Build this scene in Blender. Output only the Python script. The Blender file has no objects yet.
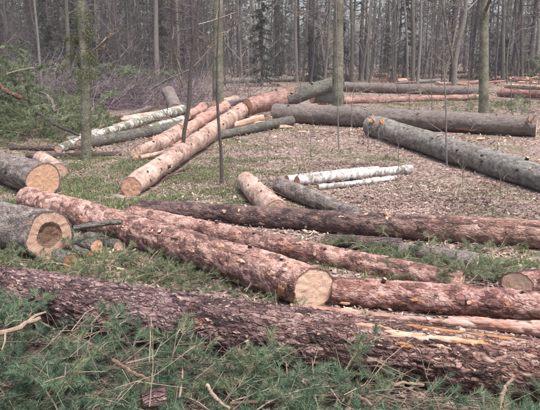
import bpy, math, numpy as np
from mathutils import Matrix, Vector, Quaternion

# ------------------------------------------------------------------ camera, sky, sun, exposure
scene = bpy.context.scene
C = scene.collection
F = 580.0                       # focal length in pixels of the 540 px wide photograph
CAM_H = 1.65
PITCH = math.radians(14.0)
camd = bpy.data.cameras.new('camera'); cam = bpy.data.objects.new('camera', camd); C.objects.link(cam)
cam.location = (0, 0, CAM_H); cam.rotation_euler = (math.pi / 2 - PITCH, 0, 0)
camd.sensor_width = 36.0; camd.lens = 36.0 * F / 540.0; camd.clip_end = 3000; camd.clip_start = 0.05
scene.camera = cam

SUN_EL, SUN_AZ = math.radians(68), math.radians(135)      # azimuth clockwise from +Y: behind the camera, to its right
world = bpy.data.worlds.new('World'); scene.world = world; world.use_nodes = True
wn = world.node_tree; wn.nodes.clear()
wo = wn.nodes.new('ShaderNodeOutputWorld'); wb = wn.nodes.new('ShaderNodeBackground')
ws = wn.nodes.new('ShaderNodeTexSky'); ws.sky_type = 'NISHITA'; ws.sun_disc = False
ws.sun_elevation = SUN_EL; ws.sun_rotation = SUN_AZ; ws.dust_density = 4.0; ws.air_density = 1.0
wh = wn.nodes.new('ShaderNodeHueSaturation'); wh.inputs['Saturation'].default_value = 0.6
wn.links.new(ws.outputs[0], wh.inputs['Color']); wn.links.new(wh.outputs[0], wb.inputs[0])
wb.inputs[1].default_value = 0.07
wn.links.new(wb.outputs[0], wo.inputs[0])
sund = bpy.data.lights.new('sun', 'SUN'); sun = bpy.data.objects.new('sun', sund); C.objects.link(sun)
sund.energy = 1.5; sund.angle = math.radians(18); sund.color = (1.0, 0.97, 0.945)
sdir = Vector((math.sin(SUN_AZ) * math.cos(SUN_EL), math.cos(SUN_AZ) * math.cos(SUN_EL), math.sin(SUN_EL)))
sun.rotation_euler = (-sdir).to_track_quat('-Z', 'Y').to_euler(); sun.location = (0, -5, 30)
scene.view_settings.view_transform = 'Standard'; scene.view_settings.look = 'None'
scene.view_settings.gamma = 1.0; scene.view_settings.exposure = 1.95
scene.cycles.use_denoising = True
scene.cycles.max_bounces = 6; scene.cycles.diffuse_bounces = 3; scene.cycles.glossy_bounces = 2
scene.cycles.transparent_max_bounces = 4; scene.cycles.volume_bounces = 0

# ------------------------------------------------------------------ from the photograph's pixels to places in the world
FWD = np.array([0, math.cos(PITCH), -math.sin(PITCH)]); UP = np.array([0, math.sin(PITCH), math.cos(PITCH)])
RIGHT = np.array([1.0, 0, 0]); EYE = np.array([0, 0, CAM_H])
def ray(px, py):
    return FWD * F + RIGHT * (px - 270.0) + UP * (205.0 - py)
def G(px, py, z=0.0):
    d = ray(px, py); return EYE + d * ((z - CAM_H) / d[2])
def AT(px, py, y):
    d = ray(px, py); return EYE + d * (y / d[1])
def solve(px, py, t, lift=0.0):
    """axis point of a log whose axis is seen at (px, py), t pixels thick, lying on the ground"""
    r = 0.2
    for _ in range(30):
        p = G(px, py, min(r - 0.02 + lift, 1.5)); r = 0.5 * t * float((p - EYE) @ FWD) / F
    return p, r

# ------------------------------------------------------------------ numpy noise
def hash3(i, j, k, seed):
    h = (i.astype(np.int64) * 374761393 + j.astype(np.int64) * 668265263 + k.astype(np.int64) * 2147483647 + seed * 974711) & 0xffffffff
    h = ((h ^ (h >> 13)) * 1274126177) & 0xffffffff
    h = ((h ^ (h >> 16)) * 2246822519) & 0xffffffff
    return (h ^ (h >> 15)) & 0xffffffff
def vnoise(p, seed=0):
    c = np.floor(p).astype(np.int64); f = p - c; f = f * f * (3 - 2 * f); o = 0
    for dx in (0, 1):
        for dy in (0, 1):
            for dz in (0, 1):
                w = (f[:, 0] if dx else 1 - f[:, 0]) * (f[:, 1] if dy else 1 - f[:, 1]) * (f[:, 2] if dz else 1 - f[:, 2])
                o = o + w * (hash3(c[:, 0] + dx, c[:, 1] + dy, c[:, 2] + dz, seed) / 4294967295.0)
    return o * 2 - 1
def fbm(p, seed=0, octs=3):
    o, a = 0, 1.0
    for k in range(octs): o = o + a * vnoise(p * (2.03 ** k), seed + k * 17); a *= 0.5
    return o
def worley(p, seed=0):
    c = np.floor(p).astype(np.int64); n = len(p)
    f1 = np.full(n, 9.0); f2 = np.full(n, 9.0); idv = np.zeros(n)
    for dx in (-1, 0, 1):
        for dy in (-1, 0, 1):
            for dz in (-1, 0, 1):
                i, j, k = c[:, 0] + dx, c[:, 1] + dy, c[:, 2] + dz
                h = hash3(i, j, k, seed)
                q = np.stack([i + (h & 1023) / 1023.0, j + ((h >> 10) & 1023) / 1023.0, k + ((h >> 20) & 1023) / 1023.0], 1)
                d = np.sqrt(((q - p) ** 2).sum(1)); near = d < f1
                f2 = np.where(near, f1, np.minimum(f2, d)); f1 = np.where(near, d, f1)
                idv = np.where(near, (h % 977) / 977.0, idv)
    return f1, f2, idv
def sstep(a, b, x):
    t = np.clip((x - a) / (b - a), 0, 1); return t * t * (3 - 2 * t)

# ------------------------------------------------------------------ mesh building
class MB:
    def __init__(s): s.v = []; s.f = {3: [], 4: []}; s.m = {3: [], 4: []}; s.t = {3: [], 4: []}; s.n = 0
    def add(s, v, f, mat=0, tint=None):
        v = np.asarray(v, float); f = np.asarray(f, np.int64); k = f.shape[1]
        s.v.append(v); s.f[k].append(f + s.n); s.m[k].append(np.full(len(f), mat, np.int32))
        tt = np.full(len(f), 0.5) if tint is None else np.broadcast_to(np.asarray(tint, float), (len(f),))
        s.t[k].append(tt); s.n += len(v)
    def mesh(s, name, mats, smooth=False):
        me = bpy.data.meshes.new(name)
        V = np.concatenate(s.v) if s.v else np.zeros((0, 3))
        T = np.concatenate(s.f[3]) if s.f[3] else np.zeros((0, 3), np.int64)
        Q = np.concatenate(s.f[4]) if s.f[4] else np.zeros((0, 4), np.int64)
        me.vertices.add(len(V)); me.vertices.foreach_set('co', V.astype(np.float32).ravel())
        nl = T.size + Q.size
        me.loops.add(nl); me.loops.foreach_set('vertex_index', np.concatenate([T.ravel(), Q.ravel()]).astype(np.int32))
        npo = len(T) + len(Q); me.polygons.add(npo)
        st = np.concatenate([np.arange(len(T)) * 3, T.size + np.arange(len(Q)) * 4]).astype(np.int32)
        me.polygons.foreach_set('loop_start', st)
        mi = np.concatenate([x for k in (3, 4) for x in s.m[k]] or [np.zeros(0)]).astype(np.int32)
        ti = np.concatenate([x for k in (3, 4) for x in s.t[k]] or [np.zeros(0)]).astype(np.float32)
        for m in mats: me.materials.append(m)
        me.update(calc_edges=True)
        me.polygons.foreach_set('material_index', mi)
        me.polygons.foreach_set('use_smooth', np.full(npo, smooth, bool))
        a = me.attributes.new('tint', 'FLOAT', 'FACE'); a.data.foreach_set('value', ti)
        return me

def tube_arrays(pts, rad, sides=5, cap=False):
    pts = np.asarray(pts, float); n = len(pts); rad = np.broadcast_to(np.asarray(rad, float), (n,))
    tan = np.gradient(pts, axis=0); tan /= np.linalg.norm(tan, axis=1, keepdims=True) + 1e-12
    ref = np.array([0.0, 0, 1]) if abs(tan[0][2]) < 0.85 else np.array([1.0, 0, 0])
    a = np.cross(tan, ref); a /= np.linalg.norm(a, axis=1, keepdims=True) + 1e-12; b = np.cross(tan, a)
    th = np.arange(sides) * 2 * math.pi / sides
    v = pts[:, None] + rad[:, None, None] * (np.cos(th)[None, :, None] * a[:, None] + np.sin(th)[None, :, None] * b[:, None])
    i = np.arange(n - 1)[:, None] * sides; j = np.arange(sides)[None]; k = (np.arange(sides)[None] + 1) % sides
    f = np.stack([i + j, i + k, i + sides + k, i + sides + j], -1).reshape(-1, 4)
    return v.reshape(-1, 3), f
def tube(mb, pts, rad, sides=5, mat=0, tint=None, cap=False):
    v, f = tube_arrays(pts, rad, sides); n0 = mb.n
    mb.add(v, f, mat, tint)
    if cap:
        for base, p in ((0, pts[0]), (len(v) - sides, pts[-1])):
            vv = np.vstack([v[base:base + sides], np.asarray(p)[None]])
            ff = np.array([[j, (j + 1) % sides, sides] for j in range(sides)])
            mb.add(vv, ff, mat if cap is True else cap, tint)

def obj(name, me, parent=None, mw=None):
    o = bpy.data.objects.new(name, me); C.objects.link(o)
    if parent is not None: o.parent = parent
    if mw is not None: o.matrix_world = mw
    return o
def tag(o, label=None, cat=None, group=None, kind=None):
    for k, v in (('label', label), ('category', cat), ('group', group), ('kind', kind)):
        if v: o[k] = v
    return o
def empty(name, loc=(0, 0, 0), rot=None):
    o = bpy.data.objects.new(name, None); C.objects.link(o); o.location = loc; o.empty_display_size = 0.1
    if rot is not None: o.rotation_mode = 'QUATERNION'; o.rotation_quaternion = rot
    return o

# ------------------------------------------------------------------ materials
MATS = {}
def newmat(name):
    m = bpy.data.materials.new(name); m.use_nodes = True; nt = m.node_tree
    b = nt.nodes['Principled BSDF']; b.inputs['Specular IOR Level'].default_value = 0.2; MATS[name] = m
    return m, nt, b
def nd(nt, t, **kw):
    n = nt.nodes.new(t)
    for k, v in kw.items(): setattr(n, k, v)
    return n
def ramp(nt, fac, stops, interp='LINEAR'):
    r = nd(nt, 'ShaderNodeValToRGB'); e = r.color_ramp.elements; r.color_ramp.interpolation = interp
    while len(e) > 1: e.remove(e[0])
    e[0].position = stops[0][0]; e[0].color = (*stops[0][1], 1)
    for p, c in stops[1:]:
        x = e.new(p); x.color = (*c, 1)
    nt.links.new(fac, r.inputs[0]); return r.outputs[0]
def noise(nt, vec, scale, detail=4, rough=0.55):
    n = nd(nt, 'ShaderNodeTexNoise'); n.inputs['Scale'].default_value = scale; n.inputs['Detail'].default_value = detail
    n.inputs['Roughness'].default_value = rough
    if vec is not None: nt.links.new(vec, n.inputs['Vector'])
    return n.outputs['Fac']
def mapping(nt, scale, src='Object', loc=(0, 0, 0)):
    t = nd(nt, 'ShaderNodeTexCoord'); m = nd(nt, 'ShaderNodeMapping'); m.inputs['Scale'].default_value = scale
    m.inputs['Location'].default_value = loc
    nt.links.new(t.outputs[src], m.inputs['Vector']); return m.outputs[0]
def mixc(nt, fac, a, b):
    m = nd(nt, 'ShaderNodeMix', data_type='RGBA')
    if hasattr(fac, 'is_linked'): nt.links.new(fac, m.inputs[0])
    else: m.inputs[0].default_value = fac
    for k, x in ((6, a), (7, b)):
        if hasattr(x, 'is_linked'): nt.links.new(x, m.inputs[k])
        else: m.inputs[k].default_value = (*x, 1)
    return m.outputs[2]
def mth(nt, op, a, b=0.0, clamp=False):
    m = nd(nt, 'ShaderNodeMath', operation=op); m.use_clamp = clamp
    for k, x in ((0, a), (1, b)):
        if hasattr(x, 'is_linked'): nt.links.new(x, m.inputs[k])
        else: m.inputs[k].default_value = x
    return m.outputs[0]
def maprange(nt, x, a, b, c=0.0, d=1.0):
    m = nd(nt, 'ShaderNodeMapRange'); nt.links.new(x, m.inputs[0])
    for k, val in zip((1, 2, 3, 4), (a, b, c, d)): m.inputs[k].default_value = val
    return m.outputs[0]
def bump(nt, b, h, strength=0.6, dist=0.01):
    n = nd(nt, 'ShaderNodeBump'); n.inputs['Strength'].default_value = strength; n.inputs['Distance'].default_value = dist
    nt.links.new(h, n.inputs['Height']); nt.links.new(n.outputs[0], b.inputs['Normal'])
def attr(nt, name):
    a = nd(nt, 'ShaderNodeAttribute'); a.attribute_name = name; return a.outputs['Fac']

def bark(name, dark, mid, light, stretch=0.3, scale=14, lichen=None, lich_amt=0.0, peel=None, peel_amt=0.0, moss=0.0, fleck=0.0, bstr=0.8, rough=0.85, cracks=0.0, crack_scale=16, fade=None, mottle=0.3):
    m, nt, b = newmat(name)
    v = mapping(nt, (stretch, 1, 1)); v1 = mapping(nt, (1, 1, 1))
    n1 = noise(nt, v, scale, 8, 0.68); n2 = noise(nt, v, scale * 5.5, 4, 0.65); big = noise(nt, v1, 2.4, 6, .7)
    pl = attr(nt, 'plate')
    f = mth(nt, 'ADD', mth(nt, 'MULTIPLY', n1, 0.66), mth(nt, 'MULTIPLY', pl, 0.34))
    f = mth(nt, 'ADD', f, mth(nt, 'MULTIPLY', mth(nt, 'SUBTRACT', n2, 0.5), 0.8))
    f = mth(nt, 'ADD', f, mth(nt, 'MULTIPLY', mth(nt, 'SUBTRACT', big, 0.5), mottle))
    h = mth(nt, 'ADD', n1, mth(nt, 'MULTIPLY', n2, 0.6))
    if cracks:
        wv = nd(nt, 'ShaderNodeTexNoise'); wv.inputs['Scale'].default_value = 9; wv.inputs['Detail'].default_value = 4; nt.links.new(v1, wv.inputs['Vector'])
        sb = nd(nt, 'ShaderNodeVectorMath', operation='MULTIPLY_ADD'); nt.links.new(wv.outputs['Color'], sb.inputs[0]); sb.inputs[1].default_value = (0.10, 0.10, 0.10); nt.links.new(v, sb.inputs[2])
        vo = nd(nt, 'ShaderNodeTexVoronoi', feature='DISTANCE_TO_EDGE'); vo.inputs['Scale'].default_value = crack_scale; nt.links.new(sb.outputs[0], vo.inputs['Vector'])
        vc = nd(nt, 'ShaderNodeTexVoronoi'); vc.inputs['Scale'].default_value = crack_scale; nt.links.new(sb.outputs[0], vc.inputs['Vector'])
        sc = nd(nt, 'ShaderNodeSeparateColor'); nt.links.new(vc.outputs['Color'], sc.inputs[0])
        ed = maprange(nt, vo.outputs['Distance'], 0.0, 0.14)
        f = mth(nt, 'ADD', f, mth(nt, 'MULTIPLY', mth(nt, 'SUBTRACT', sc.outputs[0], 0.5), 0.34 * cracks))
        h = mth(nt, 'ADD', h, mth(nt, 'MULTIPLY', mth(nt, 'ADD', ed, mth(nt, 'MULTIPLY', sc.outputs[1], 0.5)), 1.6 * cracks))
    col = ramp(nt, f, [(0.28, dark), (0.5, mid), (0.78, light)])
    if fade:
        sx0 = nd(nt, 'ShaderNodeSeparateXYZ'); nt.links.new(v1, sx0.inputs[0])
        fx = maprange(nt, mth(nt, 'ADD', sx0.outputs[0], mth(nt, 'MULTIPLY', mth(nt, 'SUBTRACT', n1, .5), 2.2)), fade[0], fade[1])
        col = mixc(nt, fx, col, ramp(nt, f, [(0.28, fade[2]), (0.5, fade[3]), (0.78, fade[4])]))
    if peel:
        pf = maprange(nt, mth(nt, 'ADD', noise(nt, mapping(nt, (0.4, 1, 1), loc=(3, 1, 7)), 6.5, 7, 0.68), mth(nt, 'MULTIPLY', mth(nt, 'SUBTRACT', n2, .5), .3)), 0.66 - peel_amt, 0.74 - peel_amt)
        col = mixc(nt, mth(nt, 'MULTIPLY', pf, 0.8), col, mixc(nt, n2, peel, tuple(min(1, c * 1.3) for c in peel)))
    if lichen:
        lf = maprange(nt, noise(nt, mapping(nt, (0.6, 1, 1), loc=(9, 4, 2)), 21, 7, 0.75), 0.66 - lich_amt, 0.80 - lich_amt)
        col = mixc(nt, mth(nt, 'MULTIPLY', lf, 0.6), col, lichen)
    if moss:
        g = nd(nt, 'ShaderNodeNewGeometry'); sx = nd(nt, 'ShaderNodeSeparateXYZ'); nt.links.new(g.outputs['Normal'], sx.inputs[0])
        mf = mth(nt, 'ADD', mth(nt, 'MULTIPLY', sx.outputs[2], 0.25), noise(nt, mapping(nt, (0.5, 1, 1), loc=(1, 8, 5)), 8, 6, 0.7))
        mf = maprange(nt, mf, 0.86 - moss, 1.0 - moss)
        col = mixc(nt, mth(nt, 'MULTIPLY', mf, 0.85), col, mixc(nt, n2, (0.05, 0.07, 0.025), (0.14, 0.165, 0.07)))
    if fleck:
        ff = maprange(nt, noise(nt, mapping(nt, (0.55, 1, 1), loc=(2, 6, 9)), 42, 3, 0.6), 0.72 - fleck, 0.80 - fleck)
        col = mixc(nt, ff, col, (0.52, 0.36, 0.30))
    nt.links.new(col, b.inputs['Base Color']); b.inputs['Roughness'].default_value = rough - (0.1 if cracks else 0); b.inputs['Specular IOR Level'].default_value = 0.25 if cracks else 0.2
    bump(nt, b, h, bstr, 0.02)
    return m

bark('bark_plated', (0.034, 0.02, 0.022), (0.115, 0.066, 0.067), (0.31, 0.205, 0.195), 0.22, 17, (0.46, 0.34, 0.315), 0.04, (0.28, 0.11, 0.075), 0.05, 0.0, 0.12, 1.0, cracks=0.5, crack_scale=36, fade=(1.9, 3.6, (0.05, 0.027, 0.024), (0.195, 0.1, 0.082), (0.43, 0.285, 0.24)), mottle=.6)
bark('bark_pink', (0.075, 0.042, 0.037), (0.25, 0.132, 0.108), (0.55, 0.37, 0.32), 0.5, 16, (0.40, 0.33, 0.295), 0.06, (0.52, 0.27, 0.20), 0.08, 0.02, 0.09, 0.9, cracks=0.12, crack_scale=36, mottle=.8)
bark('bark_red', (0.075, 0.034, 0.03), (0.225, 0.105, 0.085), (0.45, 0.29, 0.255), 0.5, 14, (0.42, 0.34, 0.30), 0.10, (0.33, 0.135, 0.092), 0.07, 0.0, 0.06, 0.9, cracks=0.22, crack_scale=30, mottle=.7)
bark('bark_peeled', (0.15, 0.065, 0.05), (0.36, 0.205, 0.165), (0.60, 0.425, 0.36), 0.14, 20, (0.42, 0.32, 0.27), 0.09, (0.40, 0.19, 0.135), 0.09, 0.0, 0.08, 0.9, 0.65, mottle=.7)
bark('bark_dark', (0.035, 0.025, 0.026), (0.09, 0.061, 0.059), (0.20, 0.14, 0.13), 0.4, 17, (0.22, 0.19, 0.175), 0.02, (0.26, 0.15, 0.12), 0.04, 0.0, 0.06, 0.9, cracks=0.4, crack_scale=28)
bark('bark_dark_upper', (0.03, 0.02, 0.02), (0.088, 0.053, 0.05), (0.20, 0.13, 0.118), 0.4, 17, (0.24, 0.20, 0.18), 0.02, (0.32, 0.15, 0.11), 0.05, 0.0, 0.07, 0.8, cracks=0.3, crack_scale=28, fade=(2.4, 3.9, (0.12, 0.066, 0.055), (0.27, 0.155, 0.125), (0.48, 0.32, 0.27)), mottle=.7)
bark('bark_grey', (0.085, 0.076, 0.068), (0.19, 0.172, 0.155), (0.32, 0.295, 0.265), 0.4, 26, (0.30, 0.295, 0.25), 0.03, None, 0, 0.04, 0.0, 0.8, cracks=0.12, crack_scale=40)
bark('bark_greyred', (0.07, 0.055, 0.052), (0.175, 0.142, 0.13), (0.32, 0.265, 0.24), 0.4, 20, (0.29, 0.265, 0.235), 0.03, (0.28, 0.15, 0.11), 0.03, 0.02, 0.03, 0.9, cracks=0.25, crack_scale=30)
bark('bark_orange', (0.13, 0.078, 0.062), (0.375, 0.24, 0.19), (0.63, 0.47, 0.405), 0.5, 18, (0.30, 0.25, 0.22), 0.12, (0.58, 0.37, 0.285), 0.08, 0.0, 0.06, 0.8, 0.75, cracks=0.12, crack_scale=24, mottle=1.1)
bark('bark_mossy', (0.05, 0.047, 0.04), (0.13, 0.12, 0.102), (0.24, 0.225, 0.195), 0.4, 20, (0.27, 0.275, 0.235), 0.05, None, 0, 0.13, 0.0, 0.9, cracks=0.4, crack_scale=26)
bark('bark_trunk', (0.058, 0.053, 0.045), (0.125, 0.114, 0.095), (0.21, 0.195, 0.165), 1.3, 16, (0.19, 0.20, 0.145), 0.06, None, 0, 0.10, 0.0, 0.9, cracks=0.3, crack_scale=20)
bark('bark_green', (0.07, 0.066, 0.046), (0.17, 0.16, 0.118), (0.30, 0.285, 0.22), 1.0, 15, (0.22, 0.23, 0.13), 0.08, None, 0, 0.17, 0.0, 0.9, cracks=.15, crack_scale=18, mottle=1.3)
bark('bark_sapling', (0.045, 0.036, 0.035), (0.095, 0.078, 0.073), (0.165, 0.142, 0.13), 1.5, 18, (0.18, 0.18, 0.15), 0.04, None, 0, 0.0, 0.0, 0.7)
bark('bark_pale', (0.10, 0.088, 0.08), (0.19, 0.17, 0.152), (0.29, 0.265, 0.24), 1.0, 12, (0.20, 0.215, 0.165), 0.06, None, 0, 0.03, 0.0, 0.7)
bark('bark_far', (0.045, 0.038, 0.038), (0.09, 0.076, 0.076), (0.145, 0.127, 0.125), 2.5, 6, None, 0, None, 0, 0.0, 0.0, 0.5)
bark('bark_farpine', (0.04, 0.032, 0.034), (0.08, 0.062, 0.063), (0.13, 0.102, 0.098), 2.5, 6, None, 0, None, 0, 0.0, 0.0, 0.5)

bark('stick_pale', (0.20, 0.14, 0.10), (0.36, 0.27, 0.205), (0.50, 0.40, 0.32), 0.3, 40, None, 0, None, 0, 0.0, 0.0, 0.15)
bark('stick_red', (0.11, 0.065, 0.05), (0.24, 0.15, 0.115), (0.38, 0.26, 0.21), 0.3, 40, None, 0, None, 0, 0.0, 0.0, 0.15)

def birch(name, moss):
    m, nt, b = newmat(name)
    v = mapping(nt, (1.8, 0.8, 0.8)); n = noise(nt, v, 11, 6, 0.72); n2 = noise(nt, mapping(nt, (1, 1, 1)), 5, 5, .65)
    n3 = noise(nt, mapping(nt, (1, 1, 1), loc=(5, 2, 2)), 6, 6, 0.72); n4 = noise(nt, mapping(nt, (1, 1, 1), loc=(1, 3, 2)), 60, 3)
    col = ramp(nt, n, [(0.33, (0.07, 0.06, 0.056)), (0.44, (0.28, 0.245, 0.225)), (0.52, (0.50, 0.47, 0.445)), (0.7, (0.66, 0.64, 0.62))])
    col = mixc(nt, mth(nt, 'MULTIPLY', maprange(nt, n2, 0.54, 0.68), .8), col, (0.32, 0.25, 0.225))
    col = mixc(nt, mth(nt, 'MULTIPLY', maprange(nt, n3, 0.64 - moss, 0.72 - moss), 0.85), col, mixc(nt, n4, (0.05, 0.05, 0.03), (0.16, 0.16, 0.09)))
    nt.links.new(col, b.inputs['Base Color']); b.inputs['Roughness'].default_value = 0.6; bump(nt, b, mth(nt, 'ADD', n, n4), 0.5, 0.008)
birch('bark_birch', 0.10); birch('bark_birch_mossy', 0.18)

def cutwood(name, a, c, dark=0.5):
    m, nt, b = newmat(name)
    v = mapping(nt, (1, 1, 1)); w = nd(nt, 'ShaderNodeTexWave', wave_type='RINGS', rings_direction='X')
    w.inputs['Scale'].default_value = 19; w.inputs['Distortion'].default_value = 4.5; w.inputs['Detail'].default_value = 4; w.inputs['Detail Scale'].default_value = 0.8
    nt.links.new(v, w.inputs['Vector'])
    n = noise(nt, v, 11, 6, 0.7); n2 = noise(nt, mapping(nt, (1, 2, 26)), 9, 4, 0.65)
    sx = nd(nt, 'ShaderNodeSeparateXYZ'); nt.links.new(v, sx.inputs[0])
    ang = mth(nt, 'ARCTAN2', sx.outputs[1], sx.outputs[2]); cv = nd(nt, 'ShaderNodeCombineXYZ'); nt.links.new(mth(nt, 'MULTIPLY', ang, 3.2), cv.inputs[0]); nt.links.new(mth(nt, 'MULTIPLY', n, 0.5), cv.inputs[1])
    nr = noise(nt, cv.outputs[0], 2.2, 2, 0.5); crack = mth(nt, 'SUBTRACT', 1.0, maprange(nt, mth(nt, 'ABSOLUTE', mth(nt, 'SUBTRACT', nr, 0.5)), 0.004, 0.02), clamp=True)
    crack = mth(nt, 'MULTIPLY', crack, maprange(nt, n, 0.42, 0.62))
    f = mth(nt, 'ADD', mth(nt, 'MULTIPLY', w.outputs['Fac'], 0.15), mth(nt, 'ADD', mth(nt, 'MULTIPLY', n, 0.7), mth(nt, 'MULTIPLY', n2, 0.35)))
    col = ramp(nt, f, [(0.32, tuple(x * dark for x in a)), (0.48, a), (0.85, c)])
    col = mixc(nt, mth(nt, 'MULTIPLY', crack, 0.5), col, tuple(x * 0.35 for x in a))
    nt.links.new(col, b.inputs['Base Color']); b.inputs['Roughness'].default_value = 0.75; bump(nt, b, mth(nt, 'SUBTRACT', n2, crack), 0.6, 0.005)
    return m
cutwood('wood_cut_pale', (0.56, 0.36, 0.26), (0.75, 0.56, 0.44), .8)
cutwood('wood_cut_orange', (0.44, 0.235, 0.145), (0.66, 0.44, 0.31), .65)
cutwood('wood_cut_tan', (0.40, 0.24, 0.175), (0.60, 0.425, 0.325), .6)
cutwood('wood_scar', (0.40, 0.225, 0.16), (0.64, 0.45, 0.355))
cutwood('wood_torn', (0.30, 0.12, 0.055), (0.54, 0.30, 0.155))
cutwood('wood_rotten', (0.10, 0.055, 0.038), (0.27, 0.165, 0.115))

def tinted(name, stops, rough=0.7, nscale=0.6, namt=0.25, trans=0.0):
    m, nt, b = newmat(name)
    n = noise(nt, mapping(nt, (1, 1, 1)), nscale, 3)
    f = mth(nt, 'ADD', attr(nt, 'tint'), mth(nt, 'MULTIPLY', mth(nt, 'SUBTRACT', n, 0.5), namt * 2))
    col = ramp(nt, f, stops); nt.links.new(col, b.inputs['Base Color']); b.inputs['Roughness'].default_value = rough
    if trans:
        tr = nd(nt, 'ShaderNodeBsdfTranslucent'); mx = nd(nt, 'ShaderNodeMixShader'); mx.inputs[0].default_value = trans
        nt.links.new(col, tr.inputs[0]); nt.links.new(b.outputs[0], mx.inputs[1]); nt.links.new(tr.outputs[0], mx.inputs[2])
        nt.links.new(mx.outputs[0], nt.nodes['Material Output'].inputs[0])
    return m
tinted('needle', [(0.0, (0.034, 0.06, 0.04)), (0.35, (0.08, 0.136, 0.085)), (0.62, (0.138, 0.21, 0.128)), (0.85, (0.205, 0.255, 0.15)), (1.0, (0.30, 0.24, 0.145))], 0.55, 2.2, 0.5, 0.3)
tinted('needle_heap', [(0.0, (0.08, 0.105, 0.052)), (0.5, (0.185, 0.23, 0.13)), (1.0, (0.31, 0.33, 0.21))], 0.6, 0.8, 0.4, 0.4)
tinted('needle_far', [(0.0, (0.028, 0.033, 0.026)), (0.5, (0.052, 0.06, 0.045)), (1.0, (0.08, 0.088, 0.065))], 0.7, 0.1, 0.25, .1)
tinted('leaf', [(0.0, (0.055, 0.035, 0.029)), (0.3, (0.165, 0.108, 0.092)), (0.6, (0.29, 0.205, 0.182)), (0.85, (0.43, 0.33, 0.30)), (1.0, (0.52, 0.38, 0.29))], 0.65, 0.7, 0.4, 0.1)
tinted('grass', [(0.0, (0.05, 0.07, 0.026)), (0.4, (0.098, 0.14, 0.05)), (0.7, (0.16, 0.20, 0.085)), (0.9, (0.27, 0.25, 0.15)), (1.0, (0.38, 0.31, 0.20))], 0.6, 1.6, 0.45, 0.25)
tinted('moss_leaf', [(0.0, (0.06, 0.07, 0.028)), (0.6, (0.115, 0.135, 0.055)), (1.0, (0.18, 0.195, 0.095))], 0.8, 1, 0.2, 0.15)
tinted('twig_purple', [(0.0, (0.075, 0.055, 0.064)), (0.5, (0.145, 0.108, 0.122)), (1.0, (0.23, 0.182, 0.192))], 0.7, 0.4, 0.2)
tinted('twig_brown', [(0.0, (0.06, 0.045, 0.038)), (0.5, (0.15, 0.115, 0.09)), (1.0, (0.31, 0.245, 0.185))], 0.75, 0.7, 0.2)
tinted('twig_far', [(0.0, (0.05, 0.042, 0.042)), (0.5, (0.11, 0.094, 0.09)), (1.0, (0.19, 0.17, 0.155))], 0.8, 0.2, 0.2)
tinted('twig_pale', [(0.0, (0.10, 0.082, 0.066)), (0.5, (0.20, 0.172, 0.14)), (1.0, (0.33, 0.29, 0.24))], 0.8, 0.2, 0.2)
tinted('chip', [(0.0, (0.32, 0.19, 0.13)), (0.5, (0.48, 0.32, 0.23)), (1.0, (0.60, 0.46, 0.36))], 0.7, 0.7, 0.2)

def ground_mat():
    m, nt, b = newmat('forest_floor')
    v = mapping(nt, (1, 1, 1)); big = noise(nt, v, 0.55, 4, 0.6); mid = noise(nt, v, 9, 5, 0.65); fine = noise(nt, v, 60, 3, 0.6)
    vo = nd(nt, 'ShaderNodeTexVoronoi'); vo.inputs['Scale'].default_value = 22; nt.links.new(v, vo.inputs['Vector'])
    sp = nd(nt, 'ShaderNodeSeparateColor'); nt.links.new(vo.outputs['Color'], sp.inputs[0])
    f = mth(nt, 'ADD', mth(nt, 'MULTIPLY', sp.outputs[0], 0.45), mth(nt, 'ADD', mth(nt, 'MULTIPLY', mid, 0.35), mth(nt, 'MULTIPLY', fine, 0.25)))
    col = ramp(nt, f, [(0.2, (0.06, 0.042, 0.034)), (0.5, (0.185, 0.13, 0.108)), (0.8, (0.35, 0.265, 0.23))])
    col = mixc(nt, maprange(nt, mth(nt, 'ADD', big, mth(nt, 'MULTIPLY', mth(nt, 'SUBTRACT', mid, 0.5), 0.3)), 0.52, 0.66, 0, 0.75), col, mixc(nt, fine, (0.05, 0.065, 0.025), (0.12, 0.135, 0.06)))
    nt.links.new(col, b.inputs['Base Color']); b.inputs['Roughness'].default_value = 0.95
    bump(nt, b, mth(nt, 'ADD', sp.outputs[1], mid), 0.7, 0.02)
ground_mat()

# ------------------------------------------------------------------ ground
def gh(x, y):
    p = np.stack([np.asarray(x, float).ravel(), np.asarray(y, float).ravel(), np.zeros(np.size(x))], 1)
    near = np.clip(1.2 - p[:, 1] / 60, 0.2, 1)
    return (0.03 * vnoise(p * 0.9, 5) + 0.012 * vnoise(p * 4.1, 6)) * near - 0.01
def build_ground():
    ys = np.concatenate([np.linspace(-8, 0.5, 18), np.linspace(0.6, 14, 160), np.geomspace(14.1, 60, 80), np.geomspace(62, 260, 40)])
    us = np.concatenate([-np.geomspace(1.75, 1.3, 14), np.linspace(-1.25, 1.25, 170), np.geomspace(1.3, 1.75, 14)])
    Y, U = np.meshgrid(ys, us, indexing='ij'); X = U * np.clip(0.55 * np.maximum(Y, 0) + 3.0, 3, 900)
    Z = gh(X, Y).reshape(X.shape)
    n, mcol = X.shape; i = np.arange(n - 1)[:, None] * mcol; j = np.arange(mcol - 1)[None]
    f = np.stack([i + j, i + j + 1, i + mcol + j + 1, i + mcol + j], -1).reshape(-1, 4)
    mb = MB(); mb.add(np.stack([X, Y, Z], -1).reshape(-1, 3), f)
    tag(obj('ground', mb.mesh('ground', [MATS['forest_floor']], True)), 'leaf-strewn forest floor of the felled clearing', None, None, 'structure')
build_ground()

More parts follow.
